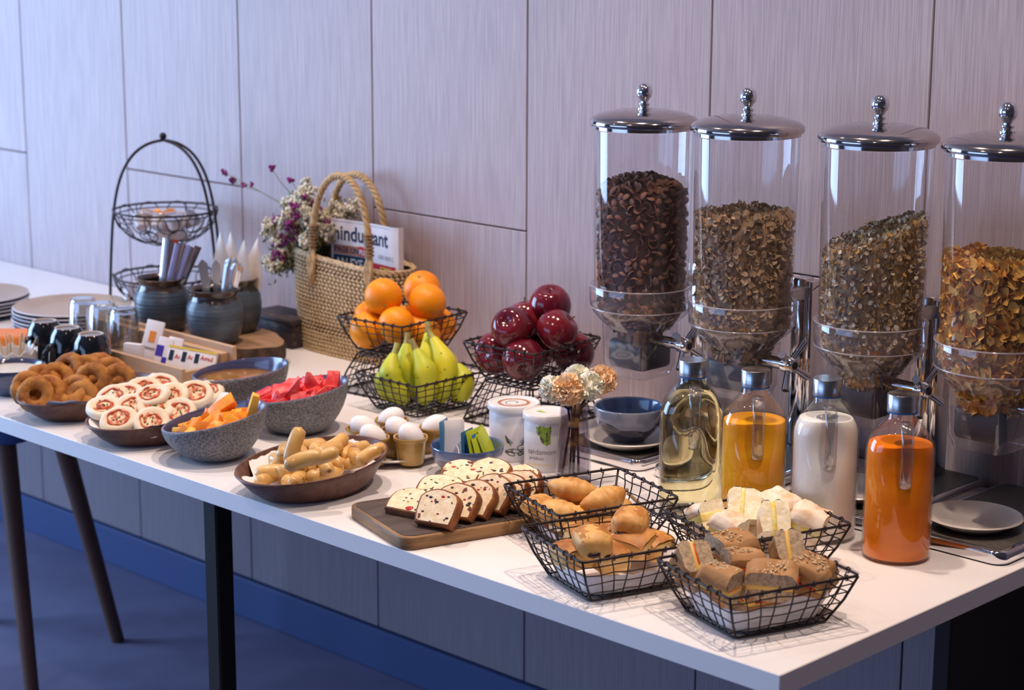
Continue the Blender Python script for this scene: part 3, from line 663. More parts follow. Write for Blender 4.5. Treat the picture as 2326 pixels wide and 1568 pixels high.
sandwich('white', (-0.318, 0.296, 0.048), cut_out(.9, -.2, False), 'white sandwich with a floury crust at the front of its basket', .046, .040, .020, .008)
sandwich('white', (-0.285, 0.357, 0.056), cut_out(.05, .65), 'white sandwich with cut side and yellow filling facing the room', .048, .048, .021, .007)
sandwich('white', (-0.308, 0.416, 0.056), (.25, .1, radians(-15)), 'white sandwich lying crust up at the back of its basket', .060, .046, .020, .008)
sandwich('white', (-0.246, 0.390, 0.052), cut_out(1.2, -.3, False), 'floury white sandwich leaning at the right of its basket', .052, .048, .022, .009)
sandwich('white', (-0.326, 0.358, 0.026), (0, 0, radians(-10)), 'white sandwich low in the middle of its basket')
sandwich('white', (-0.298, 0.417, 0.026), (0, 0, radians(40)), 'white sandwich low at the right of its basket')
sandwich('brown', (-0.245, 0.121, 0.056), cut_out(.3, .8), 'brown sandwich on its side with red pepper showing, leftmost in its basket', .052, .046, .020, .008, False)
sandwich('brown', (-0.232, 0.196, 0.060), (.15, .0, radians(75)), 'large seeded brown sandwich at the back of its basket', .062, .052, .024, .007)
sandwich('brown', (-0.187, 0.166, 0.056), (-.1, .1, radians(60)), 'seeded brown sandwich in the middle of its basket', .056, .044, .020, .007)
sandwich('brown', (-0.175, 0.242, 0.062), cut_out(.1, .75), 'brown sandwich standing with red and yellow filling facing the room', .046, .046, .018, .006)
sandwich('brown', (-0.178, 0.099, 0.050), cut_out(.9, -.15, False), 'seeded brown sandwich over the front corner of its basket', .050, .042, .022, .009)
sandwich('brown', (-0.131, 0.155, 0.054), cut_out(-.25, -.25, False), 'long seeded brown sandwich with dark cut side facing the room', .042, .068, .020, .007)
sandwich('brown', (-0.104, 0.213, 0.050), (.3, .2, radians(10)), 'brown sandwich at the right end of its basket', .050, .048, .024, .007)
sandwich('brown', (-0.156, 0.157, 0.026), (.1, 0, radians(70)), 'brown sandwich low at the front of its basket', .060, .046, .018, .008, False)
sandwich('brown', (-0.130, 0.200, 0.026), (0, .1, radians(72)), 'brown sandwich low at the right of its basket', .060, .046, .018, .008, False)
sandwich('brown', (-0.233, 0.177, 0.022), (0, .1, radians(20)), 'brown sandwich low at the left of its basket', .050, .046, .018, .008, False)

# ------------------------------------------------------------------ fruit
def orange_mesh():
    m = MB(); m.blob((0, 0, 0), (.0375, .0375, .0355), 32, 20, fn=lambda d: 1-.05*exp(-((1-d.z)/.02))+.006*nz(d, 2.5)); return m.mesh('orange_fruit', 'orange_peel', 180)
om = orange_mesh(); nvm = MB(); nvm.blob((0, 0, .0348), (.0032, .0032, .0015), 10, 6, fn=lambda d: 1+.25*nz(d, 4)); nme = nvm.mesh('stem_scar', 'navel', 180)
for i, (p, r, lb) in enumerate((
    ((-1.452, .645, .190), (1.9, .0, .9), 'big orange on top at the left with its stem scar showing'), ((-1.437, .735, .196), (.5, .3, 0), 'orange on top at the back, partly hidden by another'),
    ((-1.393, .708, .180), (3., .5, 0), 'orange on top at the right of the orange basket'), ((-1.408, .640, .140), (1.9, .3, 0), 'orange in the middle front with a puckered end'),
    ((-1.499, .655, .138), (2.5, 0, 0), 'orange at the far left behind the big top one'), ((-1.470, .620, .124), (3, 1, 0), 'orange low at the left corner of the basket'),
    ((-1.410, .752, .124), (3, .4, 0), 'orange low at the right corner of the basket'), ((-1.395, .695, .121), (2.7, .2, 0), 'orange low at the front of the basket'),
    ((-1.470, .722, .124), (0, 0, 0), 'orange low at the back of the basket'))):
    o = solo('orange', om, None, lb, 'orange', p, r, 'oranges in the raised basket'); part('stem_scar', nme, None, o)
def apple_mesh():
    m = MB(); pr = []
    for i in range(25):
        t = pi*i/24; r = .0395*sin(t)**.85*(1+.10*cos(t)); z = -.0365*cos(t)
        if t > 2.3: z -= .012*((t-2.3)/.84)**2.2
        if t < .6: z += .006*((.6-t)/.6)**2
        pr.append((max(r, 0), z))
    m.lathe(pr, 32, fn=lambda x, y, z, a: (x*(1+.03*sin(5*a)*(z < -.01)), y*(1+.03*sin(5*a)*(z < -.01)), z)); return m.mesh('apple_fruit', 'apple', 180)
am = apple_mesh(); tw = MB(); tw.tube([(0, 0, .018), (.001, 0, .028), (.004, .001, .040)], [.0012, .001, .0015], 7); tme = tw.mesh('apple_stalk', 'twig', 180)
for p, r, lb in (((-1.088, .735, .215), (.3, .2, 0), 'dark red apple on the very top of the apple pile'), ((-1.100, .646, .182), (.5, .9, -.6), 'large dark red apple on top at the front left'),
    ((-1.125, .712, .186), (.1, -.2, 0), 'dark red apple on top, behind the front left one'), ((-1.040, .706, .178), (-.4, .7, 0), 'dark red apple on top at the right of the pile'),
    ((-1.147, .648, .126), (1.4, .4, 0), 'red apple low at the left corner of the apple basket'), ((-1.065, .640, .125), (2.0, .5, 1), 'bright red apple low at the front of the apple basket'),
    ((-1.050, .760, .125), (.6, .8, 0), 'dark red apple low at the right of the apple basket'), ((-1.135, .745, .125), (.1, .2, 0), 'dark red apple low at the back of the apple basket')):
    o = solo('apple', am, None, lb, 'apple', p, r, 'apples in the raised basket'); part('stalk', tme, None, o)
def banana(base, top, bulge, label, r=.0225):
    """base and top in counter coordinates, bulge = sideways bow"""
    b = thing('banana', label, 'banana', base, 0, 'green yellow bananas in the wire basket'); B = Vector((0, 0, 0)); E = Vector(top)-Vector(base); P = []; R = []; N = 16
    for i in range(N+1):
        t = i/N; P.append(B.lerp(E, t)+Vector(bulge)*sin(pi*t)); R.append(r*min(1, .42+2.6*t, .36+1.9*(1-t)))
    m = MB(); m.tube(P, R, 10); part('peel', m, 'banana', b, 40)
    d = (P[-1]-P[-2]).normalized(); m = MB(); m.tube([P[-1]-d*.002, P[-1]+d*.010, P[-1]+d*.022], [.0068, .0052, .0062], 10); part('stem', m, 'banana_stem', b, 60)
    d0 = (P[0]-P[1]).normalized(); m = MB(); m.blob(P[0]+d0*.001, .0072, 10, 7); part('blossom_tip', m, 'banana_tip', b, 180)
bx, by = FB['ba']
def bn(s0, t0, s1, t1, z1, bs, lb, bt=-.012, z0=.018):
    a = Vector((bx, by, z0))+CR*s0+CH*t0; b = Vector((bx, by, z1))+CR*s1+CH*t1; bl = CR*bs+CH*bt
    banana(tuple(a), tuple(b), tuple(bl), lb)
bn(-.030, -.035, -.052, -.030, .110, -.016, 'banana leaning left at the front of the bunch')
bn(.002, -.040, -.010, -.035, .120, .014, 'banana upright at the front middle of the bunch, dark tip showing')
bn(.034, -.025, .020, .000, .135, .020, 'tall banana bowed to the right in the bunch')
bn(-.008, .005, -.030, .005, .122, -.010, 'banana in the second row of the bunch')
bn(.018, .010, .010, .030, .138, .0, 'greenest banana standing at the back of the bunch')
bn(.062, -.010, .066, .000, .082, .014, 'short banana at the right end of the basket')
bn(-.050, .005, -.066, .005, .075, -.012, 'banana low at the left end of the basket')

# ------------------------------------------------------------------ bread board with fruit loaf slices
RBD = radians(-17); bd = thing('bread_board', 'dark wooden bread board with pale worn edges under the fruit loaf', 'board', (-.733, .183, 0), RBD)
m = MB(); m.prism(rrect(.205, .335, .022), 0, .0205, bev=.003); part('board_body', m, 'board_edge', bd, 50)
m = MB(); m.prism(rrect(.194, .324, .020), .020, .0213); part('board_face', m, 'board_top', bd, 30)
m = MB(); m.prism([(-.03, .15), (.03, .15), (.022, .20), (.022, .222), (.012, .232), (-.012, .232), (-.022, .222), (-.022, .20)], .001, .0195, bev=.002); m.v = [(x+.042, y, z) for x, y, z in m.v]; part('board_grip', m, 'board_top', bd, 50)
m = MB(); m.tube([(.042+.02*cos(a), .232+.024*sin(a), .021+.004*sin(2*a)) for a in [i*2*pi/20 for i in range(20)]], .0028, 8, closed=True); m.tube([(.055, .252, .020), (.075, .262, .006), (.09, .262, .003)], .003, 8); part('rope_loop', m, 'rope', bd, 180)
def loaf_pts(w, h, n=10):
    P = [(-w/2*.86, 0), (w/2*.86, 0), (w/2*.95, h*.3), (w/2, h*.55)]
    for i in range(1, n): a = pi*i/n; P.append((w/2*cos(a)*(1+.03*sin(3*a)), h*.60+h*.40*sin(a)))
    P += [(-w/2, h*.55), (-w/2*.95, h*.3)]; return P
def loaf(loc, rot, label, w=.068, h=.060, th=.019, cherry=False, seed=0):
    s = thing('loaf_slice', label, 'cake', loc, rot, 'slices of fruit loaf on the bread board')
    P = loaf_pts(w, h); P = [(x+.0034*nz((x, y, seed), 55), y+.0034*nz((x, y, seed+3), 55)) for x, y in P]
    m = MB(); m.prism(P, -th/2, th/2, bev=.0015, seg=1); part('crust', m, 'cake_crust', s, 50)
    for sgn in (-1, 1):
        m = MB(); m.prism([(x*.90, h*.5+(y-h*.5)*.90) for x, y in P], sgn*(th/2-.0006), sgn*(th/2+.0006)); cr = part('crumb', m, 'cake_crumb', s, 30)
        rs = random.Random(seed*7+sgn); f = MB()
        for _ in range(9):
            x, y = rs.uniform(-.36, .36)*w, rs.uniform(.12, .82)*h; f.k = rs.choice((0, 0, 1, 2)) if cherry else rs.choice((0, 0, 0, 2)); g = rs.uniform(.0012, .0026)
            f.blob((x, y, sgn*(th/2+.0006)), (g*1.6, g, .0007), 7, 4)
        part('fruit_bits', f, ['raisin', 'candied_green', 'cherry'], cr, 180, kind='stuff')
    if cherry: m = MB(); m.blob((.012, .008, th/2+.0005), (.0072, .005, .0012), 12, 6); part('cherry', m, 'cherry', s, 180, label='half red cherry')
    return s
# slices lie or lean on the board; local z is the slice's cut face
def lean(loc, tilt, face, label, **k):
    """cut face turned to heading `face` (radians), leaned back by tilt"""
    R = Euler((pi/2-tilt, 0, 0)).to_matrix(); R = Euler((0, 0, face)).to_matrix() @ R
    return loaf(loc, tuple(R.to_euler()), label, **k)
FC = radians(12)
lean((-0.767, 0.066, 0.022), 1.15, FC, 'single slice of fruit loaf with a red cherry, leftmost on the board', w=.072, h=.056, th=.021, cherry=True, seed=2)
lean((-0.687, 0.057, 0.024), .70, FC+.1, 'fruit loaf slice at the front of the overlapping row', seed=3, th=.020)
lean((-0.691, 0.102, 0.024), .72, FC+.1, 'fruit loaf slice second from the front of the row', seed=4)
lean((-0.686, 0.132, 0.024), .72, FC+.05, 'fruit loaf slice third from the front of the row', seed=5)
lean((-0.683, 0.164, 0.024), .70, FC, 'fruit loaf slice fourth from the front of the row', seed=6, h=.063)
lean((-0.677, 0.193, 0.024), .68, FC, 'fruit loaf slice fifth from the front, next to the croissant basket', seed=8)
lean((-0.674, 0.221, 0.024), .66, FC, 'fruit loaf slice last in the row, behind the basket rim', seed=9)
lean((-0.785, 0.150, 0.026), 1.22, FC+.15, 'pale fruit loaf slice lying behind the front row', seed=10, w=.076, h=.056)
lean((-0.790, 0.207, 0.034), 1.18, FC+.3, 'fruit loaf slice with raisins at the back left of the pile', seed=11)
lean((-0.756, 0.233, 0.034), 1.05, FC+.2, 'fruit loaf slice at the back of the pile below the tea bowl', seed=12)
lean((-0.732, 0.273, 0.028), 1.05, FC-.3, 'cut end of fruit loaf at the far right of the board', seed=13, w=.07, h=.05)

# ------------------------------------------------------------------ eggs in cups
random.seed(11)
ep = thing('cream_plate', 'wide cream plate carrying six egg cups', 'plate', (-1.098, .338, 0)); m = MB(); m.lathe(dish(.100, .014), 56); part('plate_body', m, 'cream_plate', ep, 50)
CUPS = ((-1.120, .298, 'at the far left of the plate'), (-1.128, .372, 'at the back of the plate'), (-1.062, .268, 'at the front left of the plate'), (-1.070, .334, 'in the middle of the plate'), (-1.018, .316, 'at the front right of the plate'), (-1.036, .392, 'at the right of the plate beside the tea bowl'))
cupm = MB(); cupm.lathe([(0, .0), (.0215, 0), (.023, .002), (.0255, .030), (.027, .040), (.0295, .0415), (.0305, .045), (.0295, .0475), (.027, .047), (.0245, .030), (.021, .006), (0, .006)], 36); cup_me = cupm.mesh('ramekin', 'egg_cup', 50)
egm = MB(); egm.blob((0, 0, 0), (.0205, .0205, .027), 28, 18, fn=lambda d: 1-.09*d.z*max(0, d.z)-.0*d.z); egm.v = [(x*(1-.10*(z/.027)), y*(1-.10*(z/.027)), z) for x, y, z in egm.v]; egg_me = egm.mesh('egg', 'egg_shell', 180)
ER = ((.9, .6), (-.9, .5), (.75, .75), (.8, .4), (.6, .2), (-.95, .7))
for i, (x, y, w) in enumerate(CUPS):
    cx, cy = -1.075+(x+1.075)*1.0, .335+(y-.335)*1.0
    solo('egg_cup', cup_me, None, 'mustard glazed egg cup '+w, 'egg cup', (cx, cy, .0055), random.uniform(0, 6), 'mustard egg cups')
    tl, b = ER[i]; ax = Euler((0, 0, YAW)).to_matrix() @ Euler((0, -tl, 0)).to_matrix()
    solo('egg', egg_me, None, 'white egg in the cup '+w, 'egg', (cx, cy, .0055+.047), tuple(ax.to_euler()), 'boiled eggs in cups')

# ------------------------------------------------------------------ tea bags in a bowl
TB = (-.917, .352)
glazed_bowl('blue_bowl', 'small blue bowl holding upright tea bags beside the egg cups', TB[0], TB[1], 0, .0625, .052, .55, 'glaze_blue')
def teabag(s, t, m_, label, w, h, yaw, tilt, z=.012, th=.0032, group='wrapped tea bags in the blue bowl'):
    p = Vector((TB[0], TB[1], z))+CR*s+CH*t
    m = MB(); m.box((0, 0, h/2), (w, th, h), bev=.0012, seg=1); N = []
    m2 = MB(); m2.surf(lambda u, v: ((u-.5)*w, th*.9*(1-(2*u-1)**4)*(1-(2*v-1)**6)*(.6+.4*nz((u*3, v*3, s*90), 1)), v*h), 8, 10); m2.surf(lambda u, v: ((.5-u)*w, -th*.9*(1-(2*u-1)**4)*(1-(2*v-1)**6), v*h), 8, 10)
    R = Euler((tilt, 0, YAW+yaw)).to_matrix()
    return solo('tea_bag', m2, m_, label, 'tea bag', tuple(p), tuple(R.to_euler()), group, 180)
teabag(-.036, -.004, 'tea_blue', 'blue wrapped tea bag behind the unwrapped white one', .040, .082, 1.25, -.05)
tw_ = teabag(-.022, -.012, 'tea_white', 'unwrapped white tea bag with its string hanging over the rim', .042, .080, .25, -.18, .014, .004, None)
m = MB(); m.tube([(.004, -.006, .034), (.002, -.016, .038), (.002, -.032, .034), (.003, -.042, .012), (.003, -.040, -.008)], .0006, 6); part('tea_string', m, 'tea_white', tw_, 180, label='thin white string')
for i in range(3): teabag(.002+.008*i, -.008+.003*i, 'tea_blue', ('blue wrapped tea bag next to the white one', 'blue wrapped tea bag second from the white one', 'blue wrapped tea bag beside the green ones')[i], .044, .066-.003*i, 1.12+.05*i, -.04)
GW = ('first', 'second', 'third', 'fourth', 'fifth', 'sixth', 'seventh', 'last')
for i in range(8): teabag(.022+.0042*i, -.014+.0042*i+.006*sin(i*2.1), 'tea_green', 'lime green tea bag, %s counted from the blue ones' % GW[i], .042, .062+.006*(i in (0, 4, 6))-.003*(i in (1, 2)), 1.0+.06*i, -.22-.03*i, .013, .0026)

# ------------------------------------------------------------------ lidded tubs
def tub(x, y, r, h, label, which):
    t = thing('lidded_tub', label, 'tub', (x, y, 0))
    m = MB(); m.lathe([(0, 0), (r*.92, 0), (r*.955, .003), (r*.965, h*.80), (r*.93, h*.83), (r*.93, h*.88)], 44); part('tub_body', m, 'tub_white', t, 40)
    m = MB(); m.lathe([(r*.95, h*.875), (r*1.02, h*.875), (r*1.03, h*.885), (r*1.03, h*.965), (r*1.0, h*.985), (r*.93, h*.985), (r*.91, h*.965), (0, h*.965)], 48); ld = part('lid', m, 'tub_lid', t, 40)
    A0 = BANG; R = r*.968
    wrap = lambda co, a0, z0: Vector((R*cos(a0+co.x/R), R*sin(a0+co.x/R), z0+co.y))
    if which == 0:
        m = MB(); m.lathe([(r*.50, h*.966), (r*.62, h*.968), (r*.64, h*.968)], 40); part('lid_print', m, 'ink_brown', ld)
        m = MB()
        for k in range(9):
            a = k*.7; m.tube([(r*.5*cos(a)*(.2+.08*k), r*.5*sin(a)*(.2+.08*k), h*.9665), (r*.5*cos(a+.5)*(.3+.08*k), r*.5*sin(a+.5)*(.3+.08*k), h*.9665), (r*.5*cos(a+1.)*(.25+.08*k), r*.5*sin(a+1.)*(.25+.08*k), h*.9665)], .0006, 5)
        part('lid_sketch', m, 'ink_grey', ld, kind='stuff')
        m = MB(); rs = random.Random(5)                      # inked ginger roots with two fern leaves
        def ln(P, w=.0005): m.tube([wrap(Vector((a, b, 0)), A0+.12, h*.12) for a, b in P], w, 5)
        for k in range(11):
            cx, cy, rx, ry = rs.uniform(-.016, .024), rs.uniform(.004, .020), rs.uniform(.004, .009), rs.uniform(.0025, .0045); ro = rs.uniform(-.6, .6)
            ln([(cx+rx*cos(a)*cos(ro)-ry*sin(a)*sin(ro), cy+rx*cos(a)*sin(ro)+ry*sin(a)*cos(ro)) for a in [i*.55 for i in range(12)]])
        for bx_, by_, ex, ey in ((-.010, .018, -.020, .036), (.008, .018, .022, .042)):
            ln([(bx_, by_), (ex, ey)], .0006)
            for q in range(6):
                f = .2+.13*q; px_, py_ = bx_+(ex-bx_)*f, by_+(ey-by_)*f; g = .006*(1.1-f)
                ln([(px_, py_), (px_-g, py_+g*.5)]); ln([(px_, py_), (px_+g, py_+g*.5)])
        part('ginger_drawing', m, 'ink_black', t, 180, kind='stuff', label='ink drawing of ginger roots')
    else:
        # photo of green cardamom pods cut by a white curve, and the printed name
        m = MB(); m.surf(lambda u, v: wrap(Vector((-.020+.026*u+(.014*(1-v)**1.2)*(1-u), .040+.030*v-.004*0, .0)), A0, .010), 10, 8); pm = part('pod_photo', m, 'ink_green', t, 180)
        rs = random.Random(3); m = MB()
        for k in range(34):
            v = rs.random(); u = rs.random(); q = Vector((-.020+.026*u+(.014*(1-v)**1.2)*(1-u), .040+.030*v, 0)); p = wrap(q, A0, .010); an = A0+q.x/R; ro = rs.uniform(-.6, .6)
            M = Matrix.Translation(p) @ RM(0, 0, an) @ RM(ro, 0, 0); m.k = rs.choice((0, 1)); m.blob((0, 0, 0), (.0006, .0016, .0034), 7, 5, M=M)
        part('cardamom_pods', m, ['ink_green', 'leaf_dry'], pm, 180, kind='stuff')
        for body, sz, a, z, mm in (('cardamom', .0125, -.95, .032, 'ink_grey'), ('product', .0085, -.86, .022, 'ink_grey')):
            tm = text_mesh(body, sz, mm, 'printed_word'); bend_mesh(tm, lambda co: wrap(co, A0+a, z)+Vector((.0003*cos(A0), .0003*sin(A0), 0)), 2); part('printed_word', tm, None, t, 0)
        m = MB(); m.tube([wrap(Vector((x_*.001, .0, 0)), A0, .013) for x_ in range(-36, 10, 3)], .0004, 5); part('printed_line', m, 'ink_yellow', t)
        m = MB(); m.surf(lambda u, v: ((u-.5)*.022-.006, (v-.5)*.012*(1-u)-.004, h*.9662), 4, 3); part('lid_print', m, 'ink_green', ld, 0)
tub(-.937, .485, .0445, .100, 'white lidded tub printed with a ginger drawing', 0)
tub(-.850, .476, .0400, .100, 'white lidded tub printed with green cardamom pods', 1)

# ------------------------------------------------------------------ vase of carnations
vc = Vector((-.757, .442, 0)); va_ = thing('flower_vase', 'smoky tapered glass vase with dark stems beside the white tubs', 'vase', tuple(vc), YAW)
m = MB(); sec = lambda a, b, z: ring(rrect(a, b, min(a, b)*.22, 3), z)
loft(m, [sec(.057, .042, 0), sec(.060, .044, .004), sec(.054, .040, .070), sec(.042, .032, .139)]); loft(m, [sec(.038, .028, .139), sec(.049, .035, .070), sec(.053, .038, .006)]); m.box((0, 0, .003), (.052, .036, .004)); part('vase_glass', m, 'smoke_glass', va_, 50)
CARN = ((-.036, .0, .160, 'carnation_white', .021, 'pale white carnation at the left of the vase'), (-.010, -.020, .163, 'carnation_peach', .0255, 'peach carnation at the front of the vase'), (.026, -.010, .165, 'carnation_white', .0235, 'cream carnation right of the front peach one'), (.006, .018, .172, 'carnation_white', .022, 'white carnation behind the front peach one'), (.046, .008, .172, 'carnation_peach', .0235, 'peach carnation at the far right of the vase'))
for s, t, z, mm, r, lb in CARN:
    f = thing('carnation', lb, 'flower', tuple(vc+CR*s+CH*t+Vector((0, 0, z))), YAW, 'carnations in the smoky vase')
    rs = random.Random(int(s*1e4)); m = MB()
    for i in range(190):
        d = Vector((rs.gauss(0, 1), rs.gauss(0, 1), rs.gauss(.25, .9))).normalized(); R0 = r*rs.uniform(.72, 1.0); w_ = r*.30
        q = d.to_track_quat('Z', 'Y').to_matrix().to_4x4(); M = Matrix.Translation(d*R0*.72) @ q @ RM(0, 0, rs.uniform(0, 6.28))
        V = []; 
        for j in range(3):
            for i2 in range(4):
                u, v = i2/3-.5, j/2; V.append((u*w_*(.5+v), w_*.35*(v*v)*(1 if i % 2 else -1)+.16*w_*(-1)**i2*v, v*r*.42))
        m.add(V, [(j*4+i2, j*4+i2+1, (j+1)*4+i2+1, (j+1)*4+i2) for j in range(2) for i2 in range(3)], M)
    m.blob((0, 0, 0), r*.70, 12, 8); part('petals', m, mm, f, 180, kind='stuff')
    base = Vector((s*.28+rs.uniform(-.01, .01), t*.2, .008-z)); loc = lambda a, b, c: Vector((a, b, c))
    m = MB(); m.tube([Vector((0, 0, -r*.5)), Vector((-s*.75, -t*.8, .125-z)), Vector((-s*.85, -t*.9, .100-z)), Vector((-s*.4-s*.6*rs.random(), -t*.8, .012-z))], .0022, 7); part('stem', m, 'dark_stem', f, 180)
m = MB(); m.lathe([(.0075, .095), (.0085, .096), (.0085, .103), (.0075, .104)], 16); part('raffia_tie', m, 'rope', va_, 60)

# ------------------------------------------------------------------ stoneware bowls with slanted rims
def slant(name, label, x, y, r=.091, h=.072, tilt=.21, foot=.44):
    b = thing(name, label, 'bowl', (x, y, 0))
    k = lambda t: r*(foot+(1-foot)*sin(t*pi/2)**.62)
    fn = lambda X, Y, z, a: (X, Y, z+tilt*(X*CR.x+Y*CR.y)*max(0, min(1, z/h))**1.2)
    m = MB(); m.lathe([(0, 0), (r*foot*.93, 0)]+[(k(t), h*t+.001) for t in (.02, .07, .14, .24, .36, .5, .65, .8, .92)]+[(r, h*.985), (r-.001, h)], 56, fn=fn); part('outer_wall', m, 'stone_out', b, 60)
    m = MB(); m.lathe([(r-.001, h), (r-.0035, h+.0005), (r-.005, h-.002)]+[(k(t)-.006, max(h*t, .008)) for t in (.85, .65, .45, .25, .1)]+[(0, .008)], 56, fn=fn); part('inner_glaze', m, 'stone_in', b, 60)
    return b
PA, WM, SO = (-1.302, .116), (-1.338, .333), (-1.545, .362)
slant('stoneware_bowl', 'grey textured stoneware bowl of papaya and pineapple, nearest the front edge', *PA)
slant('stoneware_bowl', 'grey textured stoneware bowl heaped with watermelon', *WM, r=.092, h=.078, tilt=.17)
slant('stoneware_bowl', 'grey textured stoneware bowl full of brown curry', *SO, r=.092, h=.076, tilt=.12)
m = MB(); m.lathe([(.0805, -.003), (.0815, 0), (.06, .0008), (.03, .0004), (0, .0006)], 48, fn=lambda X, Y, z, a: (X, Y, z+.0012*nz((X, Y, 0), 60))); solo('curry', m, 'soup', 'brown vegetable curry filling a grey stoneware bowl', 'curry', (SO[0], SO[1], .0585), 0, None, 180)
def chunk(s, seed, wedge=False):
    rs = random.Random(seed); bm = bmesh.new(); bmesh.ops.create_cube(bm, size=1)
    for v in bm.verts: v.co = Vector((v.co.x*s[0], v.co.y*s[1], v.co.z*s[2]))+Vector((rs.uniform(-1, 1), rs.uniform(-1, 1), rs.uniform(-1, 1)))*min(s)*.22
    if wedge:
        for v in bm.verts:
            if v.co.z > 0: v.co.x *= .15; v.co.y *= .8
    bmesh.ops.bevel(bm, geom=bm.edges[:], offset=min(s)*.07, segments=2, profile=.5, affect='EDGES'); bm.verts.index_update()
    m = MB(); m.add([v.co.copy() for v in bm.verts], [tuple(v.index for v in f.verts) for f in bm.faces]); bm.free(); return m
rs = random.Random(4)
def tz(b, X, Y, tl): return tl*((X-b[0])*CR.x+(Y-b[1])*CR.y)
fruits = []
for i in range(26):
    a = i*2.4; q = .066*sqrt((i+.5)/26); X, Y = PA[0]+q*cos(a), PA[1]+q*sin(a); fruits.append((X, Y, .056+.012*(1-q/.062)+tz(PA, X, Y, .2)))
for i, (X, Y, Z) in enumerate(fruits):
    pine = i % 3 == 2; m = chunk((.034 if not pine else .030, .020, .017), 40+i, i % 4 == 1)
    solo('pineapple_piece' if pine else 'papaya_piece', m, 'pineapple' if pine else 'papaya', 'yellow pineapple piece in the front stoneware bowl' if pine else 'orange papaya chunk in the front stoneware bowl', 'fruit', (X, Y, Z), (rs.uniform(-.7, .7), rs.uniform(-.7, .7), rs.uniform(0, 6)), 'pineapple pieces in the bowl' if pine else 'papaya chunks in the bowl', 30)
solo('pineapple_piece', chunk((.048, .020, .014), 99), 'pineapple', 'tall yellow pineapple piece standing at the right rim of its bowl', 'fruit', (-1.250, 0.160, 0.090), (.2, radians(-70), YAW), None, 30)
solo('papaya_piece', chunk((.046, .024, .016), 98), 'papaya', 'long papaya chunk leaning above the others at the back of the bowl', 'fruit', (-1.317, 0.148, 0.080), (.5, radians(-35), YAW), None, 30)
for i in range(28):
    a = i*2.4+1; q = .070*sqrt((i+.5)/28); X, Y = WM[0]+q*cos(a), WM[1]+q*sin(a); Z = .064+.016*(1-q/.070)+tz(WM, X, Y, .17)
    wp = solo('watermelon_piece', chunk((.034, .028, .022) if i % 3 else (.032, .028, .030), 70+i, i % 3 == 0), 'melon', 'red watermelon chunk in the stoneware bowl beside the eggs', 'fruit', (X, Y, Z), (rs.uniform(-.6, .6), rs.uniform(-.6, .6), rs.uniform(0, 6)), 'watermelon chunks in the bowl', 30)
    if i % 4 == 0: m = MB(); m.blob((.006, .004, .0135), (.0022, .0014, .0009), 8, 5); part('seed', m, 'melon_seed', wp, 180)
for (px_, lb, ro) in (((-1.285, 0.370, 0.098), 'pointed watermelon wedge standing tallest at the right rim', (.1, .2, 2.2)), ((-1.304, 0.334, 0.096), 'pointed watermelon wedge standing in the middle of its bowl', (0, -.2, .4)), ((-1.310, 0.305, 0.090), 'pointed watermelon wedge left of the middle', (.2, .3, 1.))):
    solo('watermelon_piece', chunk((.026, .022, .034), len(lb), True), 'melon', lb, 'fruit', px_, ro, None, 30)

# ------------------------------------------------------------------ walnut dishes: sausages, pinwheels, fried rings
def walnut(name, label, x, y, a=.105, b=.138, h0=.040, h1=.060, rz=0.):
    d = thing(name, label, 'dish', (x, y, 0), rz)
    def fn(X, Y, z, an): q = Y/b; return (X, Y, z*(h0+(h1-h0)*(q*.5+.5))/.05)
    def row(r, z): return (r, z)
    m = MB(); pr = [(0, 0), (.66, 0), (.71, .003), (.82, .016), (.93, .036), (1., .048), (.995, .0505), (.965, .0505), (.945, .046), (.87, .026), (.72, .012), (0, .009)]
    m.lathe(pr, 56); m.v = [fn(X*a, Y*b, z, 0) for X, Y, z in m.v]; part('dish_body', m, 'walnut', d, 50); return d
def dish_paper(x, y, a, b, label, seed, lift=.010):
    m = MB()
    def fn(u, v):
        an = 2*pi*u; q = v*(1+.10*sin(4*an+seed)+.05*sin(7*an+seed*2)); X, Y = a*.90*q*cos(an), b*.90*q*sin(an); e = max(0, q-.62)/.38
        return (X, Y, .012+.030*min(e, 1.15)**1.3*(1+.25*Y/b)+.003*nz((X, Y, seed), 50)+lift*max(0, sin(3*an+seed))*max(0, v-.8)*2)
    m.surf(fn, 56, 10, cu=True); return solo('paper_sheet', m, 'paper', label, 'paper', (x, y, 0), 0, 'paper liners in baskets and dishes', 180)
SA, PZ, VA = (-1.030, .108), (-1.488, .130), (-1.726, .138)
walnut('walnut_dish', 'oval dark walnut dish of small sausages near the front edge', *SA); dish_paper(*SA, .105, .138, 'white paper under the sausages', 1.)
walnut('walnut_dish', 'oval dark walnut dish of pizza pinwheels behind the papaya bowl', *PZ, a=.098, b=.142, h0=.040, h1=.050); dish_paper(*PZ, .098, .142, 'white paper under the pizza pinwheels', 2.6)
walnut('walnut_dish', 'oval dark walnut dish of fried dough rings at the left', *VA, a=.100, b=.140, h0=.040, h1=.050); dish_paper(*VA, .102, .142, 'white paper under the fried dough rings', 4.2, .022)
sm = MB(); P = []; R = []
for i in range(13):
    t = -1+2*i/12; P.append((t*.0295, .004*t*t, 0)); R.append(.0110*sqrt(max(0, 1-abs(t)**7))*(1-.05*t*t)+.0006)
sm.tube(P, R, 14); s_me = sm.mesh('sausage', 'sausage', 180); rs = random.Random(8)
def saus(X, Y, Z, yaw, pitch, lb='small browned sausage in the heap on the walnut dish', g='sausages on the walnut dish'):
    solo('sausage', s_me, None, lb, 'sausage', (X, Y, Z), (rs.uniform(-3, 3), pitch, yaw), g, scale=rs.uniform(.92, 1.12))
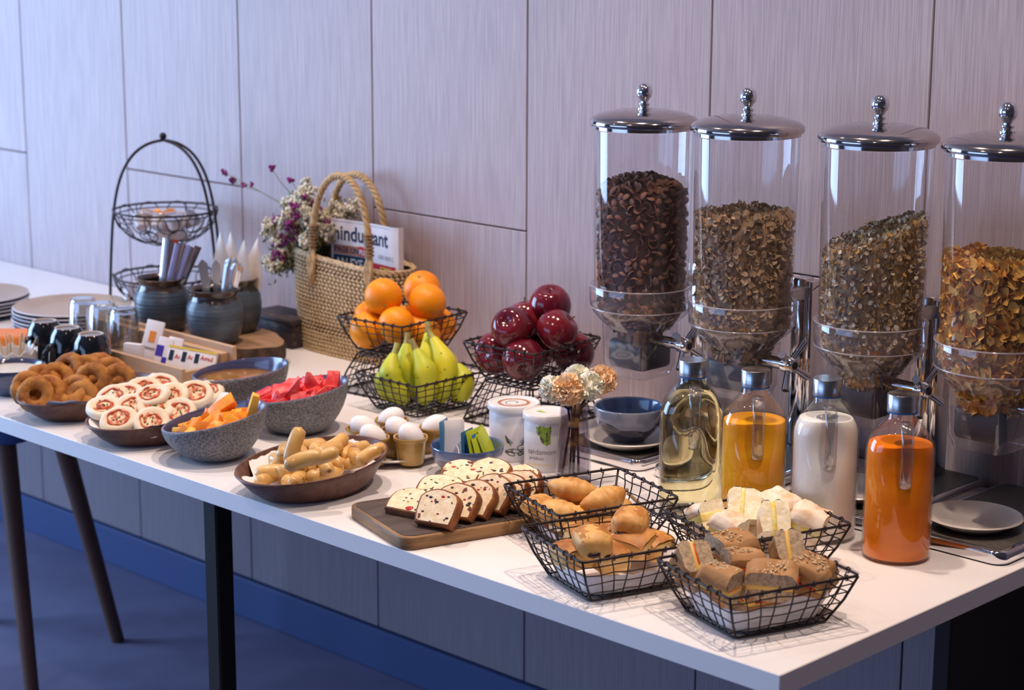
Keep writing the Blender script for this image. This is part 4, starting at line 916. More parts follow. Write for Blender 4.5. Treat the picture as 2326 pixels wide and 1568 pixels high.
for L, (n, ra, rb, z) in enumerate(((20, .062, .098, .034), (15, .056, .088, .050), (7, .034, .056, .066))):
    for i in range(n):
        q = sqrt((i+.5)/n); a = i*2.399+L; X, Y = SA[0]+ra*q*cos(a), SA[1]+rb*q*sin(a)
        saus(X, Y, z+.045*(Y-SA[1])+.010*q**3*(L == 0), rs.choice((YAW+1.2, YAW+1.9, YAW+1.5, YAW+1.3, YAW+.4))+rs.uniform(-.35, .35), rs.uniform(-.18, .18))
saus(*(-1.012, 0.056, 0.088), YAW+.9, radians(-62), 'sausage standing steeply on top of the heap', None); saus(*(-0.948, 0.023, 0.084), YAW+.30, radians(-14), 'sausage lying across the front of the heap', None); saus(*(-0.933, 0.049, 0.086), YAW+.35, radians(-12), 'sausage topmost across the middle of the heap', None)
saus(*(-0.938, 0.155, 0.070), YAW+.6, radians(-20), 'sausage with a browned patch at the right rim of the dish', None)
# pinwheels
def pin_parts(seed, r=.034):
    d = MB(); d.lathe([(0, .002), (r*.5, 0), (r*.86, .002), (r, .008), (r*.93, .0145), (r*.72, .017), (r*.60, .0145), (0, .0135)], 30, fn=lambda x, y, z, a: (x*(1+.05*sin(2*a+seed)+.03*nz((x, y, seed), 60)), y*(1+.05*sin(2*a+seed)), z+.001*nz((x, y, z+seed), 90)))
    t = MB(); P = []
    for i in range(46):
        a = i*.165; q = r*(.46+.13*sin(i*.07+seed)+.03*sin(i*.9)); P.append((q*cos(a+seed), q*sin(a+seed), .0150+.0006*sin(i)))
    t.tube(P, [.0013+.0013*abs(sin(i*.35+seed)) for i in range(46)], 7)
    c = MB(); c.surf(lambda u, v: (r*.56*v*cos(2*pi*u), r*.56*v*sin(2*pi*u), .0146+.0012*nz((u*4, v*6, seed), 2)), 24, 7, cu=True)
    h = MB(); q = random.Random(int(seed*9))
    for _ in range(5): a, g = q.uniform(0, 6.28), q.uniform(0, r*.5); h.blob((g*cos(a), g*sin(a), .0162), (.0022, .0016, .0008), 7, 4)
    return [k.mesh(n_, mm, 180) for k, n_, mm in ((d, 'dough', 'dough'), (c, 'melted_filling', 'melt'), (t, 'tomato_swirl', 'tomato'), (h, 'herb_flecks', 'herb'))]
PV = [pin_parts(s) for s in (.3, 1.4, 2.6)]
PL = (((-1.481, 0.041, 0.040), 'pinwheel at the front of the dish'), ((-1.437, 0.078, 0.038), 'pinwheel at the front beside the papaya bowl'), ((-1.538, 0.048, 0.050), 'pinwheel at the left end of the dish'), ((-1.563, 0.085, 0.056), 'pinwheel high at the left of the heap'), ((-1.502, 0.084, 0.050), 'pinwheel in the middle of the second row'), ((-1.471, 0.111, 0.050), 'pinwheel in the second row, right of the middle'), ((-1.439, 0.141, 0.044), 'pinwheel half hidden by the papaya bowl'), ((-1.551, 0.105, 0.062), 'pinwheel at the top left of the heap'), ((-1.565, 0.153, 0.062), 'pinwheel at the back left of the heap'), ((-1.559, 0.188, 0.062), 'pinwheel at the very back of the heap'), ((-1.496, 0.124, 0.066), 'pinwheel on top of the heap'), ((-1.485, 0.158, 0.062), 'pinwheel on top of the heap, towards the right'), ((-1.499, 0.218, 0.054), 'pinwheel at the back right of the heap'), ((-1.507, 0.254, 0.048), 'pinwheel furthest right, behind the papaya bowl'))
for i, (p, w_) in enumerate(PL):
    t = thing('pizza_pinwheel', 'pale baked '+w_, 'pinwheel', (p[0]+CH.x*.008, p[1]+CH.y*.008, p[2]-.003), (Euler((0, 0, YAW)).to_matrix() @ Euler((.50+.14*sin(i*2.3), .14*sin(i*1.7), 0)).to_matrix() @ Euler((0, 0, i*1.3)).to_matrix()).to_euler()[:], 'pizza pinwheels on the walnut dish')
    for me, nm in zip(PV[i % 3], ('dough', 'melted_filling', 'tomato_swirl', 'herb_flecks')): part(nm, me, None, t, kind='stuff' if nm == 'herb_flecks' else None)
# fried dough rings
def vada_mesh(seed):
    m = MB(); R0, r0 = .0228, .0120
    def fn(u, v):
        a, b = 2*pi*u, 2*pi*v; k = r0*(1+.16*nz((cos(a)*2, sin(a)*2, seed), 1.)+.13*nz((cos(a)*4, sin(a)*4+sin(b), seed+cos(b)), 1.7)); q = R0+k*cos(b)
        return (q*cos(a)*(1+.04*sin(2*a+seed)), q*sin(a), k*1.02*sin(b))
    m.surf(fn, 36, 17, cu=True); return m.mesh('fried_ring', 'vada', 180)
VM = [vada_mesh(s) for s in (1, 5, 9, 14)]
VL = (((-1.758, 0.071, 0.046), 1.15, 0, 'fried ring at the front with its dark hole facing the room'), ((-1.754, 0.043, 0.048), 1.1, .5, 'fried ring tucked behind the front left one'), ((-1.777, 0.044, 0.054), 1.1, .7, 'fried ring at the far left of the dish'), ((-1.786, 0.110, 0.062), .8, .3, 'fried ring lying at the middle left of the heap'), ((-1.800, 0.088, 0.058), .9, .6, 'fried ring high at the left of the heap'), ((-1.795, 0.144, 0.072), .9, -.6, 'fried ring peaking at the back of the heap'), ((-1.773, 0.168, 0.070), .8, 0, 'fried ring at the back of the heap'), ((-1.765, 0.195, 0.072), .7, .3, 'fried ring furthest back in the heap'), ((-1.712, 0.140, 0.066), 1.1, -.2, 'fried ring on top in the middle with an open hole'), ((-1.685, 0.180, 0.062), 1.15, .25, 'fried ring at the right with its hole facing the room'), ((-1.743, 0.202, 0.066), .7, .2, 'fried ring behind the right-hand one'), ((-1.726, 0.109, 0.050), .7, -.5, 'fried ring in the middle of the front row'), ((-1.706, 0.112, 0.036), 1.2, -.6, 'fried ring on edge at the front of the dish'), ((-1.686, 0.140, 0.038), .4, .1, 'fried ring lying flat at the front right'), ((-1.773, 0.122, 0.050), .5, .0, 'fried ring deep in the middle of the heap'))
for i, (p, tl, sd, lb) in enumerate(VL):
    R = Euler((0, 0, YAW)).to_matrix() @ Euler((tl, sd, 0)).to_matrix(); o = solo('fried_ring', VM[i % 4], None, 'golden brown '+lb, 'fried ring', (p[0], p[1], p[2]-.004), tuple(R.to_euler()), 'fried dough rings on the walnut dish')

# ------------------------------------------------------------------ wicker bag with flowers and newspaper
random.seed(17)
BG = (-1.748, .828); BW, BDp, BH = .322, .120, .207
bag = thing('wicker_bag', 'woven straw bag with braided handles against the wall', 'bag', (*BG, 0))
def bag_sec(u, z):                                   # rounded outline of the bag at height z
    a = 2*pi*u; c, s = cos(a), sin(a); k = (abs(c)**3.2+abs(s)**3.2)**(-1/3.2); f = min(1, .90+.9*z) if z < .11 else 1.0
    rz = BH-.010*c                                  # the rim dips a little to the right
    return Vector((c*k*BW/2*f, s*k*BDp/2*f, z*rz/BH))
m = MB(); m.surf(lambda u, v: bag_sec(u, v*BH)*.985+Vector((0, 0, .001)), 72, 10, cu=True); m.surf(lambda u, v: Vector((bag_sec(u, 0).x*v, bag_sec(u, 0).y*v, .002)), 48, 4, cu=True); part('lining', m, 'wicker_dark', bag, 180)
m = MB(); NR, NC = 25, 62
per = [bag_sec(i/400, .1) for i in range(401)]; acc = [0]
for p, q in zip(per, per[1:]): acc.append(acc[-1]+(q-p).length)
us = []
k = 0
for i in range(NC):
    tgt = acc[-1]*i/NC
    while acc[k+1] < tgt: k += 1
    us.append((k+(tgt-acc[k])/max(1e-9, acc[k+1]-acc[k]))/400)
for r in range(NR):
    z = .004+(BH-.008)*r/(NR-1); band = r in (6, 7, 22)
    for i in range(NC):
        u = us[i]+(.5/NC if r % 2 else 0); p = bag_sec(u % 1, z); t = (bag_sec((u+.004) % 1, z)-p).normalized(); nrm = Vector((t.y, -t.x, 0))
        M = Matrix((t, nrm, Vector((0, 0, 1)))).transposed().to_4x4(); M.translation = p+nrm*.0012
        m.blob((0, 0, 0), (acc[-1]/NC*.50, .0030, BH/NR*(.47 if not band else .36)), 8, 6, M=M @ RM(0, .35 if not band else -.3, 0))
part('woven_wall', m, 'wicker', bag, 180, kind='stuff')
m = MB()
for q in range(3): m.tube([bag_sec(i/60, BH)+Vector((0, 0, .001))+Vector((.0028*sin(i*1.05+q*2.1), .0028*cos(i*1.05+q*2.1), .0028*cos(i*1.05+q*2.1))) for i in range(60)], .0024, 6, closed=True)
part('rim_braid', m, 'wicker', bag, 180, kind='stuff')
def handle(y, x0, x1, top, lean_):
    def path(t):
        a = pi*t; x = (x0+x1)/2-(x1-x0)/2*cos(a)*(1+.10*sin(a)); z = BH-.055+(top-BH+.055)*sin(a)**.72
        return Vector((x, y+lean_*sin(a), z))
    N = 90; h_ = MB()
    for q in range(3):
        P = []
        for i in range(N+1):
            t = i/N; p = path(t); d = (path(min(1, t+.01))-path(max(0, t-.01))).normalized(); n1 = d.cross(Vector((0, 1, 0))).normalized(); n2 = Vector((0, 1, 0)); an = i*.75+q*2*pi/3
            P.append(p+(n1*cos(an)+n2*sin(an)*.75)*.0042)
        h_.tube(P, .0044, 7)
    h = part('handle', h_, 'braid', bag, 180)
    for t in (.075, .925):
        w_ = MB()
        for g in range(7): p = path(t+(.010*g if t < .5 else -.010*g)); w_.tube([p+Vector((.0092*cos(a), .0092*sin(a), 0)) for a in [k*pi/5 for k in range(10)]], .0022, 6, closed=True)
        part('binding', w_, 'rope', h, 180, kind='stuff')
        p = path(t); f = MB()
        for sx in (-1, 1): f.tube([p+Vector((sx*.002, 0, -.004)), p+Vector((sx*.010, -.003 if y < 0 else .003, -.030)), p+Vector((sx*.006, -.004 if y < 0 else .004, -.058)), p+Vector((0, -.003 if y < 0 else .003, -.066))], .0046, 7)
        part('handle_knot', f, 'braid', h, 180)
handle(-.066, -.062, .122, .392, .006); handle(.040, -.125, .060, .380, -.004)

# folded newspaper standing in the bag
NPW, NPH = .205, .255; NX, NY, NZ = -1.800, .815, .036
npp = thing('newspaper', 'folded newspaper with a big masthead standing in the straw bag', 'newspaper', (NX, NY, NZ))
def npc(x, z, off=0.): return Vector((x, .010*sin(pi*x/NPW)-.006+.012*max(0, x-.19)/.025-off, z))     # gently bowed front page
m = MB(); m.surf(lambda u, v: npc(u*NPW, v*NPH), 24, 4); m.surf(lambda u, v: npc((1-u)*NPW, v*(NPH-.006), -.014), 24, 4)
for z0 in (1,): m.surf(lambda u, v: npc(u*NPW, NPH-.006*v, -.014*v), 24, 4)
m.surf(lambda u, v: npc(NPW, u*NPH, -.014*v), 4, 4); m.surf(lambda u, v: npc(0, (1-u)*NPH, -.014*v), 4, 4); part('pages', m, 'newsprint', npp, 50)
for q in range(3): m = MB(); m.surf(lambda u, v: npc(.004+u*(NPW-.008), NPH-.010-.0025*q-.006*v, -.004-.003*q), 20, 3); part('inner_sheet', m, 'newsprint', npp, 50)
def block(x0, x1, z0, z1, mm, off=.0004):
    m = MB(); m.surf(lambda u, v: npc(x0+(x1-x0)*u, z0+(z1-z0)*v, off), 12, 2); part('printed_block', m, mm, npp, 180)
def words(body, x, z, size, mm, bold=True, off=.0009, sx=1.):
    tm = text_mesh(body, size, mm, 'printed_word', bold); bend_mesh(tm, lambda co: npc(x+co.x*sx, z+co.y, off), 1); part('printed_word', tm, None, npp, 0)
words('hindustant', .005, .211, .044, 'ink_navy', True, .0006, .92)
block(.004, .200, .2495, .2505, 'ink_grey'); block(.004, .012, .2035, .206, 'ink_red')
block(.006, .105, .180, .200, 'ink_brown'); block(.078, .104, .180, .2015, 'ink_red', .0006); words('PAGE ONE', .010, .185, .016, 'ink_navy', True); words('PLUS', .080, .184, .016, 'ink_white', True, .0011, .85)
block(.006, .122, .140, .179, 'ink_navy'); words('AN EYE O', .012, .153, .028, 'ink_white', True, .0010, .85)
block(.122, .198, .130, .172, 'ink_red'); block(.112, .124, .140, .174, 'ink_purple', .0005); words('ADMISSI', .146, .159, .012, 'ink_yellow', True, .0010); words('Tech | BDes', .118, .142, .018, 'ink_white', True, .0010, .92)
words('OVER HENRY C', .140, .183, .013, 'ink_grey', False, .0008, .60)

# dried flowers leaning out of the bag
fl_ = thing('dried_bouquet', 'bunch of dried white and purple flowers leaning out of the straw bag', 'flowers', (-1.885, .822, .155))
rs = random.Random(12)
def stem_pts(e, droop=.0): e = Vector(e); return [Vector((rs.uniform(-.02, .03), rs.uniform(-.015, .015), -.05)), Vector((e.x*.35, e.y*.4, e.z*.42)), Vector((e.x*.75, e.y*.8, e.z*.80+droop)), e]
ends = []
for i in range(64):
    a = rs.uniform(-.35, 1.10); ln_ = rs.uniform(.10, .185); ends.append((-sin(a*1.45)*ln_*rs.uniform(.7, 1.0)+.030, rs.uniform(-.07, .045), cos(a*1.45)*ln_*rs.uniform(.85, 1.05)+.01))
white = MB(); purple = MB(); leaf = MB()
def tuft(mb, c, r, n):
    for _ in range(n):
        d = Vector((rs.gauss(0, 1), rs.gauss(0, 1), rs.gauss(0, 1))).normalized()*r*rs.random()**.4
        g = rs.uniform(.0022, .0042); mb.blob(Vector(c)+d, (g, g, g*1.1), 5, 4, M=None, fn=lambda q: 1+.35*nz(q+d*90, 2.))
for i, e in enumerate(ends):
    m = MB(); P = stem_pts(e); m.tube(P, [.0016, .0013, .0011, .0008], 5); part('stem', m, 'stem_green', fl_, 180)
    pur = i % 4 == 0
    for q in range(8):
        f = rs.uniform(.55, 1.06); c = P[2].lerp(P[3], (f-.6)/.4)+Vector((rs.gauss(0, .010), rs.gauss(0, .008), rs.gauss(0, .010)))
        if pur: tuft(purple, c, .008, 8)
        else: tuft(white, c, .0115, 15)
        for _ in range(3):
            V, F = flake_geo(.006, .4, .4, 6); leaf.add(V, F, Matrix.Translation(c+Vector((rs.gauss(0, .01), rs.gauss(0, .008), rs.gauss(-.008, .01)))) @ rnd_rot())
part('white_florets', white, 'bloom_white', fl_, 180, kind='stuff', label='tiny cream white florets'); part('purple_florets', purple, 'bloom_purple', fl_, 180, kind='stuff', label='tiny purple florets'); part('dry_leaves', leaf, 'leaf_dry', fl_, 180, kind='stuff')
# two long sprays reaching left, and tall purple sprigs
tip = MB()
for P in ([(-.02, 0, .09), (-.10, -.005, .150), (-.19, -.01, .176), (-.285, -.01, .198)], [(-.10, -.005, .150), (-.17, 0, .165), (-.235, .005, .170), (-.275, .005, .180)], [(-.03, 0, .15), (-.10, 0, .195), (-.128, 0, .222)], [(-.02, .01, .13), (-.055, .01, .18), (-.075, .01, .200)]):
    m = MB(); m.tube(P, [.0013, .0011, .0009, .0008][:len(P)], 5); part('long_stem', m, 'stem_green', fl_, 180)
    tuft(tip, Vector(P[-1]), .008, 12)
    if len(P) == 4: tuft(tip, Vector(P[2])+Vector((0, 0, .004)), .006, 5)
part('spray_tips', tip, 'bloom_purple', fl_, 180, kind='stuff')

# ------------------------------------------------------------------ stoneware jars on a slice of tree trunk
ws = thing('trunk_slice', 'slice of tree trunk with dark bark under the stoneware jars', 'board', (-1.972, .612, 0))
m = MB(); wob = lambda a: 1+.025*sin(3*a+1)+.018*sin(7*a)+.010*sin(13*a)
def tr(u, q, z): a = 2*pi*u; return (.212*q*wob(a)*cos(a), .114*q*wob(a)*sin(a), z)
m.surf(lambda u, v: tr(u, .975*v, .0445), 72, 8, cu=True); part('sawn_face', m, 'slice_wood', ws, 180)
m = MB(); m.surf(lambda u, v: (lambda p: (p[0]*(1+.012*nz((u*60, v*3, 0), 1)), p[1]*(1+.012*nz((u*60, v*3, 0), 1)), p[2]))(tr(u, .972+.03*sin(pi*min(1, v*1.15)), .0450-.0450*v)), 120, 8, cu=True); part('bark', m, 'bark', ws, 180)
JP = [(0, 0), (.042, 0), (.046, .003), (.0535, .020), (.0585, .042), (.0600, .062), (.0580, .079), (.0525, .091), (.0485, .0975), (.0475, .102)]
JL = [(.0475, .102), (.0485, .106), (.0535, .112), (.0545, .115), (.052, .1165), (.047, .113), (.045, .108)]
def jar(x, y, z, label):
    j = thing('stoneware_jar', label, 'jar', (x, y, z))
    m = MB(); m.lathe(JP, 44); part('jar_body', m, 'jar_body', j, 60)
    m = MB(); m.lathe([(.0478, .101)]+JL, 44, fn=lambda X, Y, Z, a: (X, Y, Z)); m.lathe([(.0482, .101), (.0498, .0965), (.0535, .0905)], 44, fn=lambda X, Y, Z, a: (X, Y, Z-(.004*max(0, sin(3*a+x*50))+.010*max(0, sin(5*a+x*70))**6 if Z < .092 else 0))); part('jar_lip', m, 'jar_lip', j, 60)
    m = MB(); m.lathe([(.045, .108), (.050, .08), (.054, .05), (.042, .008), (0, .008)], 36); part('jar_inside', m, 'jar_inside', j, 180); return j
J1, J2, J3 = (-2.062, .554), (-1.881, .557), (-1.950, .660)
jar(*J1, .0450, 'blue grey stoneware jar holding silver wrapped sticks, leftmost of the jars'); jar(*J2, .0450, 'blue grey stoneware jar holding cutlery, in front of the others'); jar(*J3, .0450, 'blue grey stoneware jar holding folded napkins, behind the cutlery jar')
def in_jar(J, s, t, z): v = Vector((J[0], J[1], z))+CR*s+CH*t; return v
# wrapped sticks fanned in the left jar
for i in range(9):
    b = in_jar(J1, -.006+.002*i, -.012+.006*(i % 3), .075); e = in_jar(J1, .016+.0082*i, -.016+.008*(i % 3), .247-.0024*i-.004*(i % 2)); d = (e-b)
    m = MB(); L_ = d.length; m.surf(lambda u, v: ((u-.5)*.016, .0022*sin(pi*u), v*L_), 5, 8); m.surf(lambda u, v: ((.5-u)*.016, -.0006, v*L_), 5, 8)
    zc = d.normalized(); yc = (-CH-zc*(-CH).dot(zc)).normalized(); q = Matrix((yc.cross(zc), yc, zc)).transposed() @ Euler((0, 0, radians(25*((i*7) % 3-1)))).to_matrix()
    nm = ('foil', 'foil_mauve', 'foil_red', 'foil_mauve', 'foil', 'foil', 'foil_mauve', 'foil', 'foil_mauve')[i]
    lb = 'red striped wrapped stick in the left stoneware jar' if i == 2 else 'silver wrapped stick in the left stoneware jar' if nm == 'foil' else 'mauve wrapped stick in the left stoneware jar'
    solo('wrapped_stick', m, nm, lb, 'stick', tuple(b), tuple(q.to_euler()), 'wrapped sticks in the left jar', 180)
# cutlery
def utensil(s0, t0, s1, t1, top, label, w0=.005, w1=.0105, round_=False, J=J2):
    b = in_jar(J, s0, t0, .075); e = in_jar(J, s1, t1, top); d = e-b; L_ = d.length; m = MB()
    def fn(u, v, sg=1):
        w_ = w0+(w1-w0)*v**1.3; k = 1.0
        if v > .93: k = sqrt(max(0.02, 1-((v-.93)/.07)**2))
        x = (u-.5)*2*w_*k; return (x*sg, sg*(.0011+(.004*(1-(2*u-1)**2)*v if round_ else 0)), v*L_)
    m.surf(lambda u, v: fn(u, v), 7, 16); m.surf(lambda u, v: fn(u, v, -1), 7, 16)
    zc = d.normalized(); yc = (-CH-zc*(-CH).dot(zc)).normalized(); xc = yc.cross(zc); q = Matrix((xc, yc, zc)).transposed()
    return solo('cutlery_handle', m, 'steel', label, 'cutlery', tuple(b), tuple(q.to_euler()), 'cutlery in the front jar', 60)
utensil(-.006, -.01, -.022, -.006, .222, 'flat steel cutlery handle at the left of the front jar'); utensil(.004, .0, .006, -.002, .220, 'flat steel cutlery handle in the middle of the front jar', .005, .0085)
for i, (s1, t1, tp) in enumerate(((.036, -.004, .226), (.046, .004, .224), (.056, -.006, .214), (.050, -.016, .218))): utensil(.010+.002*i, -.012+.004*i, s1, t1, tp, ('round steel spoon handle standing tallest in the front jar', 'round steel spoon handle behind the tallest one', 'round steel spoon handle leaning furthest right', 'round steel spoon handle nearest the room')[i], .006, .0105, True)
# napkins folded to points
for i, (s, t, h, tl) in enumerate(((-.036, .0, .262, -.02), (-.012, .008, .260, .02), (.018, -.006, .246, .10), (.036, .006, .250, .20))):
    b = in_jar(J3, s*.6, t, .085); m = MB(); H_ = h-.085
    def fn(u, v, sg=1.): w_ = .024*(1-max(0, (v-.45)/.55)**1.2)+.0006; return ((u-.5)*2*w_*(.55+.45*min(1, v*3)), sg*(.005*(1-v)+.0008)*(1-(2*u-1)**2)+.004*sin(3*u+v*2), v*H_)
    m.surf(lambda u, v: fn(u, v), 9, 14); m.surf(lambda u, v: fn(1-u, v, -1.), 9, 14)
    solo('folded_napkin', m, 'napkin', ('pointed paper napkin at the left of the back jar', 'pointed paper napkin second from the left in the back jar', 'pointed paper napkin leaning right in the back jar', 'pointed paper napkin furthest right in the back jar')[i], 'napkin', tuple(b), tuple((Euler((0, 0, YAW)).to_matrix() @ Euler((0, tl, 0)).to_matrix()).to_euler()), 'folded napkins in the back jar', 180)
ds = thing('dark_box', 'low dark patterned box behind the jars beside the straw bag', 'box', (-1.945, .795, 0)); m = MB(); m.box((0, 0, .030), (.15, .085, .060), bev=.006); part('box_body', m, 'dark_slab', ds); m = MB(); m.box((0, 0, .060), (.160, .095, .012), bev=.004); part('box_lid', m, 'dark_slab', ds)

# ------------------------------------------------------------------ two-tier wire stand
ST = (-2.325, .758); st_ = thing('tiered_stand', 'two tier black wire stand of creamers and sachets against the wall', 'stand', (*ST, 0))
def wire_bowl(z, r, depth, name):
    b = MB(); b.tube([(r*cos(a), r*sin(a), z) for a in [i*2*pi/56 for i in range(56)]], .0026, 8, closed=True); rim = part(name+'_rim', b, 'wire', st_, 180)
    b = MB(); b.tube([(r*.94*cos(a), r*.94*sin(a), z-.010) for a in [i*2*pi/56 for i in range(56)]], .0016, 6, closed=True); part('under_ring', b, 'wire', rim, 180)
    def P(a, f): q = r*sqrt(max(0, 1-f**1.9))*.98; return Vector((q*cos(a), q*sin(a), z-depth*f))
    for k in range(6):
        a = 2*pi*k/6; b = MB(); b.tube([P(a, f/8) for f in range(0, 9)], .0014, 6); part('rib', b, 'wire', rim, 180)
    for row, (f, cr, n) in enumerate(((.24, .024, 11), (.58, .021, 9), (.85, .017, 6))):
        for k in range(n):
            a = 2*pi*(k+.5*row)/n; c = P(a, f); up = (P(a, f-.04)-P(a, f+.04)).normalized(); tn = Vector((-sin(a), cos(a), 0))
            b = MB(); b.tube([c+up*cr*sin(g)+tn*cr*cos(g) for g in [i*2*pi/20 for i in range(20)]], .0013, 6, closed=True); part('wire_ring', b, 'wire', rim, 180)
wire_bowl(.258, .118, .082, 'upper_bowl'); wire_bowl(.105, .122, .075, 'lower_bowl')
for k, a in enumerate((YAW+pi, YAW-.42, YAW+.55)):
    c, s = cos(a), sin(a); P = [(c*.134, s*.134, .004), (c*.136, s*.136, .03), (c*.133, s*.133, .10), (c*.126, s*.126, .20), (c*.119, s*.119, .262), (c*.105, s*.105, .33), (c*.075, s*.075, .385), (c*.035, s*.035, .412), (0, 0, .418)]
    Q = []
    for p, q in zip(P, P[1:]):
        for g in range(4): Q.append(Vector(p).lerp(Vector(q), g/4))
    Q.append(Vector(P[-1]))
    for _ in range(6): Q = [Q[0]]+[(a_+b_*2+c_)/4 for a_, b_, c_ in zip(Q, Q[1:], Q[2:])]+[Q[-1]]
    m = MB(); m.tube(Q, .0034, 8); part('arch_leg', m, 'wire', st_, 180)
m = MB(); m.tube([(.136*cos(a), .136*sin(a), .004) for a in [i*2*pi/48 for i in range(48)]], .003, 8, closed=True); part('foot_ring', m, 'wire', st_, 180)
m = MB(); m.blob((0, 0, .427), .0085, 16, 10); part('finial', m, 'wire', st_, 180)
cupm = MB(); cupm.lathe([(0, 0), (.0105, 0), (.0145, .017), (.0165, .018), (.0165, .0192), (0, .0195)], 20); cr_me = cupm.mesh('creamer_cup', 'creamer', 40)
lidm = MB(); lidm.lathe([(0, .0196), (.0168, .0194), (.0168, .0201), (0, .0203)], 20); lo_me = lidm.mesh('creamer_foil', 'ink_orange', 40); lw_me = lidm.mesh('creamer_foil', 'foil', 40)
rs = random.Random(31)
for i in range(16):
    L = 0 if i < 6 else 1; a = i*2.4; q = (.030 if L == 0 else .062)*sqrt(((i if L == 0 else i-6)+.6)/(6 if L == 0 else 10)); X, Y = ST[0]+q*cos(a), ST[1]+q*sin(a)
    orange_ = i in (7, 9, 12, 14); o = solo('creamer_cup', cr_me, None, 'small creamer cup with orange lid in the upper wire bowl' if orange_ else 'small creamer cup with silver lid in the upper wire bowl', 'creamer', (X, Y, (.190, .222)[L]), (rs.uniform(-1, 1), rs.uniform(-1, 1), 0), 'creamers in the upper wire bowl', scale=1.35); part('foil_lid', lo_me if orange_ else lw_me, None, o)
for i, (X, Y, Z, mm) in enumerate(((ST[0]-.030, ST[1]-.070, .075, 'ink_yellow'), (ST[0]-.010, ST[1]-.085, .082, 'ink_white'), (ST[0]-.05, ST[1]-.06, .065, 'ink_red'), (ST[0]+.015, ST[1]-.08, .078, 'ink_green'), (ST[0]+.06, ST[1]-.05, .080, 'ink_yellow'), (ST[0]+.075, ST[1]-.02, .078, 'ink_red'), (ST[0]-.04, ST[1]-.09, .062, 'tea_white'))):
    m = MB(); m.box((0, 0, 0), (.034, .006, .046), bev=.002); sa_ = solo('sachet', m, 'tea_white', 'printed sachet in the lower wire bowl with %s print' % mm.split('_')[1], 'sachet', (X, Y, Z), (.6, .2*i-.4, YAW+.4*i), 'sachets in the lower wire bowl')
    m = MB(); m.box((0, -.0032, -.006), (.030, .0006, .020)); part('sachet_print', m, mm, sa_, 0)

# ------------------------------------------------------------------ plates
pl = MB(); pl.lathe([(0, 0), (.080, 0), (.084, .002), (.122, .009), (.131, .0125)], 56); pn_me = pl.mesh('plate_back', 'plate_navy', 60)
pl = MB(); pl.lathe([(.131, .0125), (.1328, .0140), (.1315, .0152)], 56); pr_me = pl.mesh('plate_edge', 'plate_rim', 60)
pl = MB(); pl.lathe([(.1315, .0152), (.118, .0128), (.092, .0065), (.082, .0048), (0, .0044)], 56); pt_me = pl.mesh('plate_face', 'plate_top', 60)
def plate_stack(x, y, n, which):
    for i in range(n):
        t = thing('dinner_plate', ('top plate of the %s, taupe with a pale rim' % which) if i == n-1 else ('bottom plate of the %s, navy underneath' % which) if i == 0 else 'white edged navy plate, %s from the bottom of the %s' % (('first', 'second', 'third', 'fourth', 'fifth', 'sixth')[i], which), 'plate', (x+random.uniform(-.002, .002), y+random.uniform(-.002, .002), .0085*i+.0006), random.uniform(0, 6), 'dinner plates')
        part('plate_back', pn_me, None, t); part('plate_edge', pr_me, None, t); part('plate_face', pt_me, None, t)
plate_stack(-2.384, .536, 6, 'stack by the wire stand'); plate_stack(-2.705, .470, 5, 'stack at the left edge')

# ------------------------------------------------------------------ mugs, glasses and the wooden caddy
mg = MB(); mg.lathe([(.0255, .099), (.0270, .097), (.0335, .085), (.0395, .055), (.0415, .020), (.0410, .001), (.0390, 0), (.0375, .002), (.037, .05), (.030, .088), (0, .090)], 40)
mf = MB(); mf.lathe([(.0215, .0975), (.0228, .0992), (.0252, .0992), (.0262, .0975)], 40); mc = MB(); mc.lathe([(0, .0955), (.0215, .0962), (.0222, .0975)], 36)
mg_me, mf_me, mc_me = mg.mesh('mug_body', 'mug_black', 60), mf.mesh('foot_ring', 'mug_foot', 60), mc.mesh('mug_base', 'mug_base', 60)
HA = YAW+pi+.95; hh = MB(); hh.tube([(cos(HA)*q, sin(HA)*q, z) for q, z in ((.036, .070), (.050, .067), (.061, .055), (.065, .038), (.060, .022), (.050, .014), (.039, .012))], .0068, 10, sq=(1., .7)); hh_me = hh.mesh('mug_handle', 'mug_black', 180)
for x, y, w in ((-2.098, .284, 'furthest left of the three'), (-2.008, .280, 'in the middle of the three'), (-1.922, .280, 'nearest the fried rings')):
    t = thing('coffee_mug', 'glossy black mug standing upside down, '+w, 'mug', (x, y, .0005), 0, 'upturned black mugs')
    part('mug_body', mg_me, None, t); part('foot_ring', mf_me, None, t, label='bare clay foot ring'); part('mug_base', mc_me, None, t); part('mug_handle', hh_me, None, t)
cy = thing('wooden_caddy', 'pale wooden caddy with compartments for glasses and packets', 'caddy', (0, 0, 0))
def plank(name, x0, x1, y0, y1, z0, z1): m = MB(); m.box(((x0+x1)/2, (y0+y1)/2, (z0+z1)/2), (x1-x0, y1-y0, z1-z0), bev=.0012, seg=1); part(name, m, 'caddy_wood', cy, 30)
plank('base_board', -1.940, -1.690, .338, .455, 0, .008); plank('front_panel', -1.942, -1.688, .330, .338, 0, .056); plank('back_board', -2.185, -1.688, .455, .464, 0, .082); plank('rear_ledge', -1.94, -1.705, .440, .455, .008, .068)
plank('end_panel', -1.697, -1.688, .338, .455, .0, .050); plank('divider', -1.950, -1.942, .345, .455, .0, .040); plank('glass_platform', -2.185, -1.950, .368, .440, 0, .035); plank('rear_block', -2.185, -1.965, .440, .455, 0, .074)
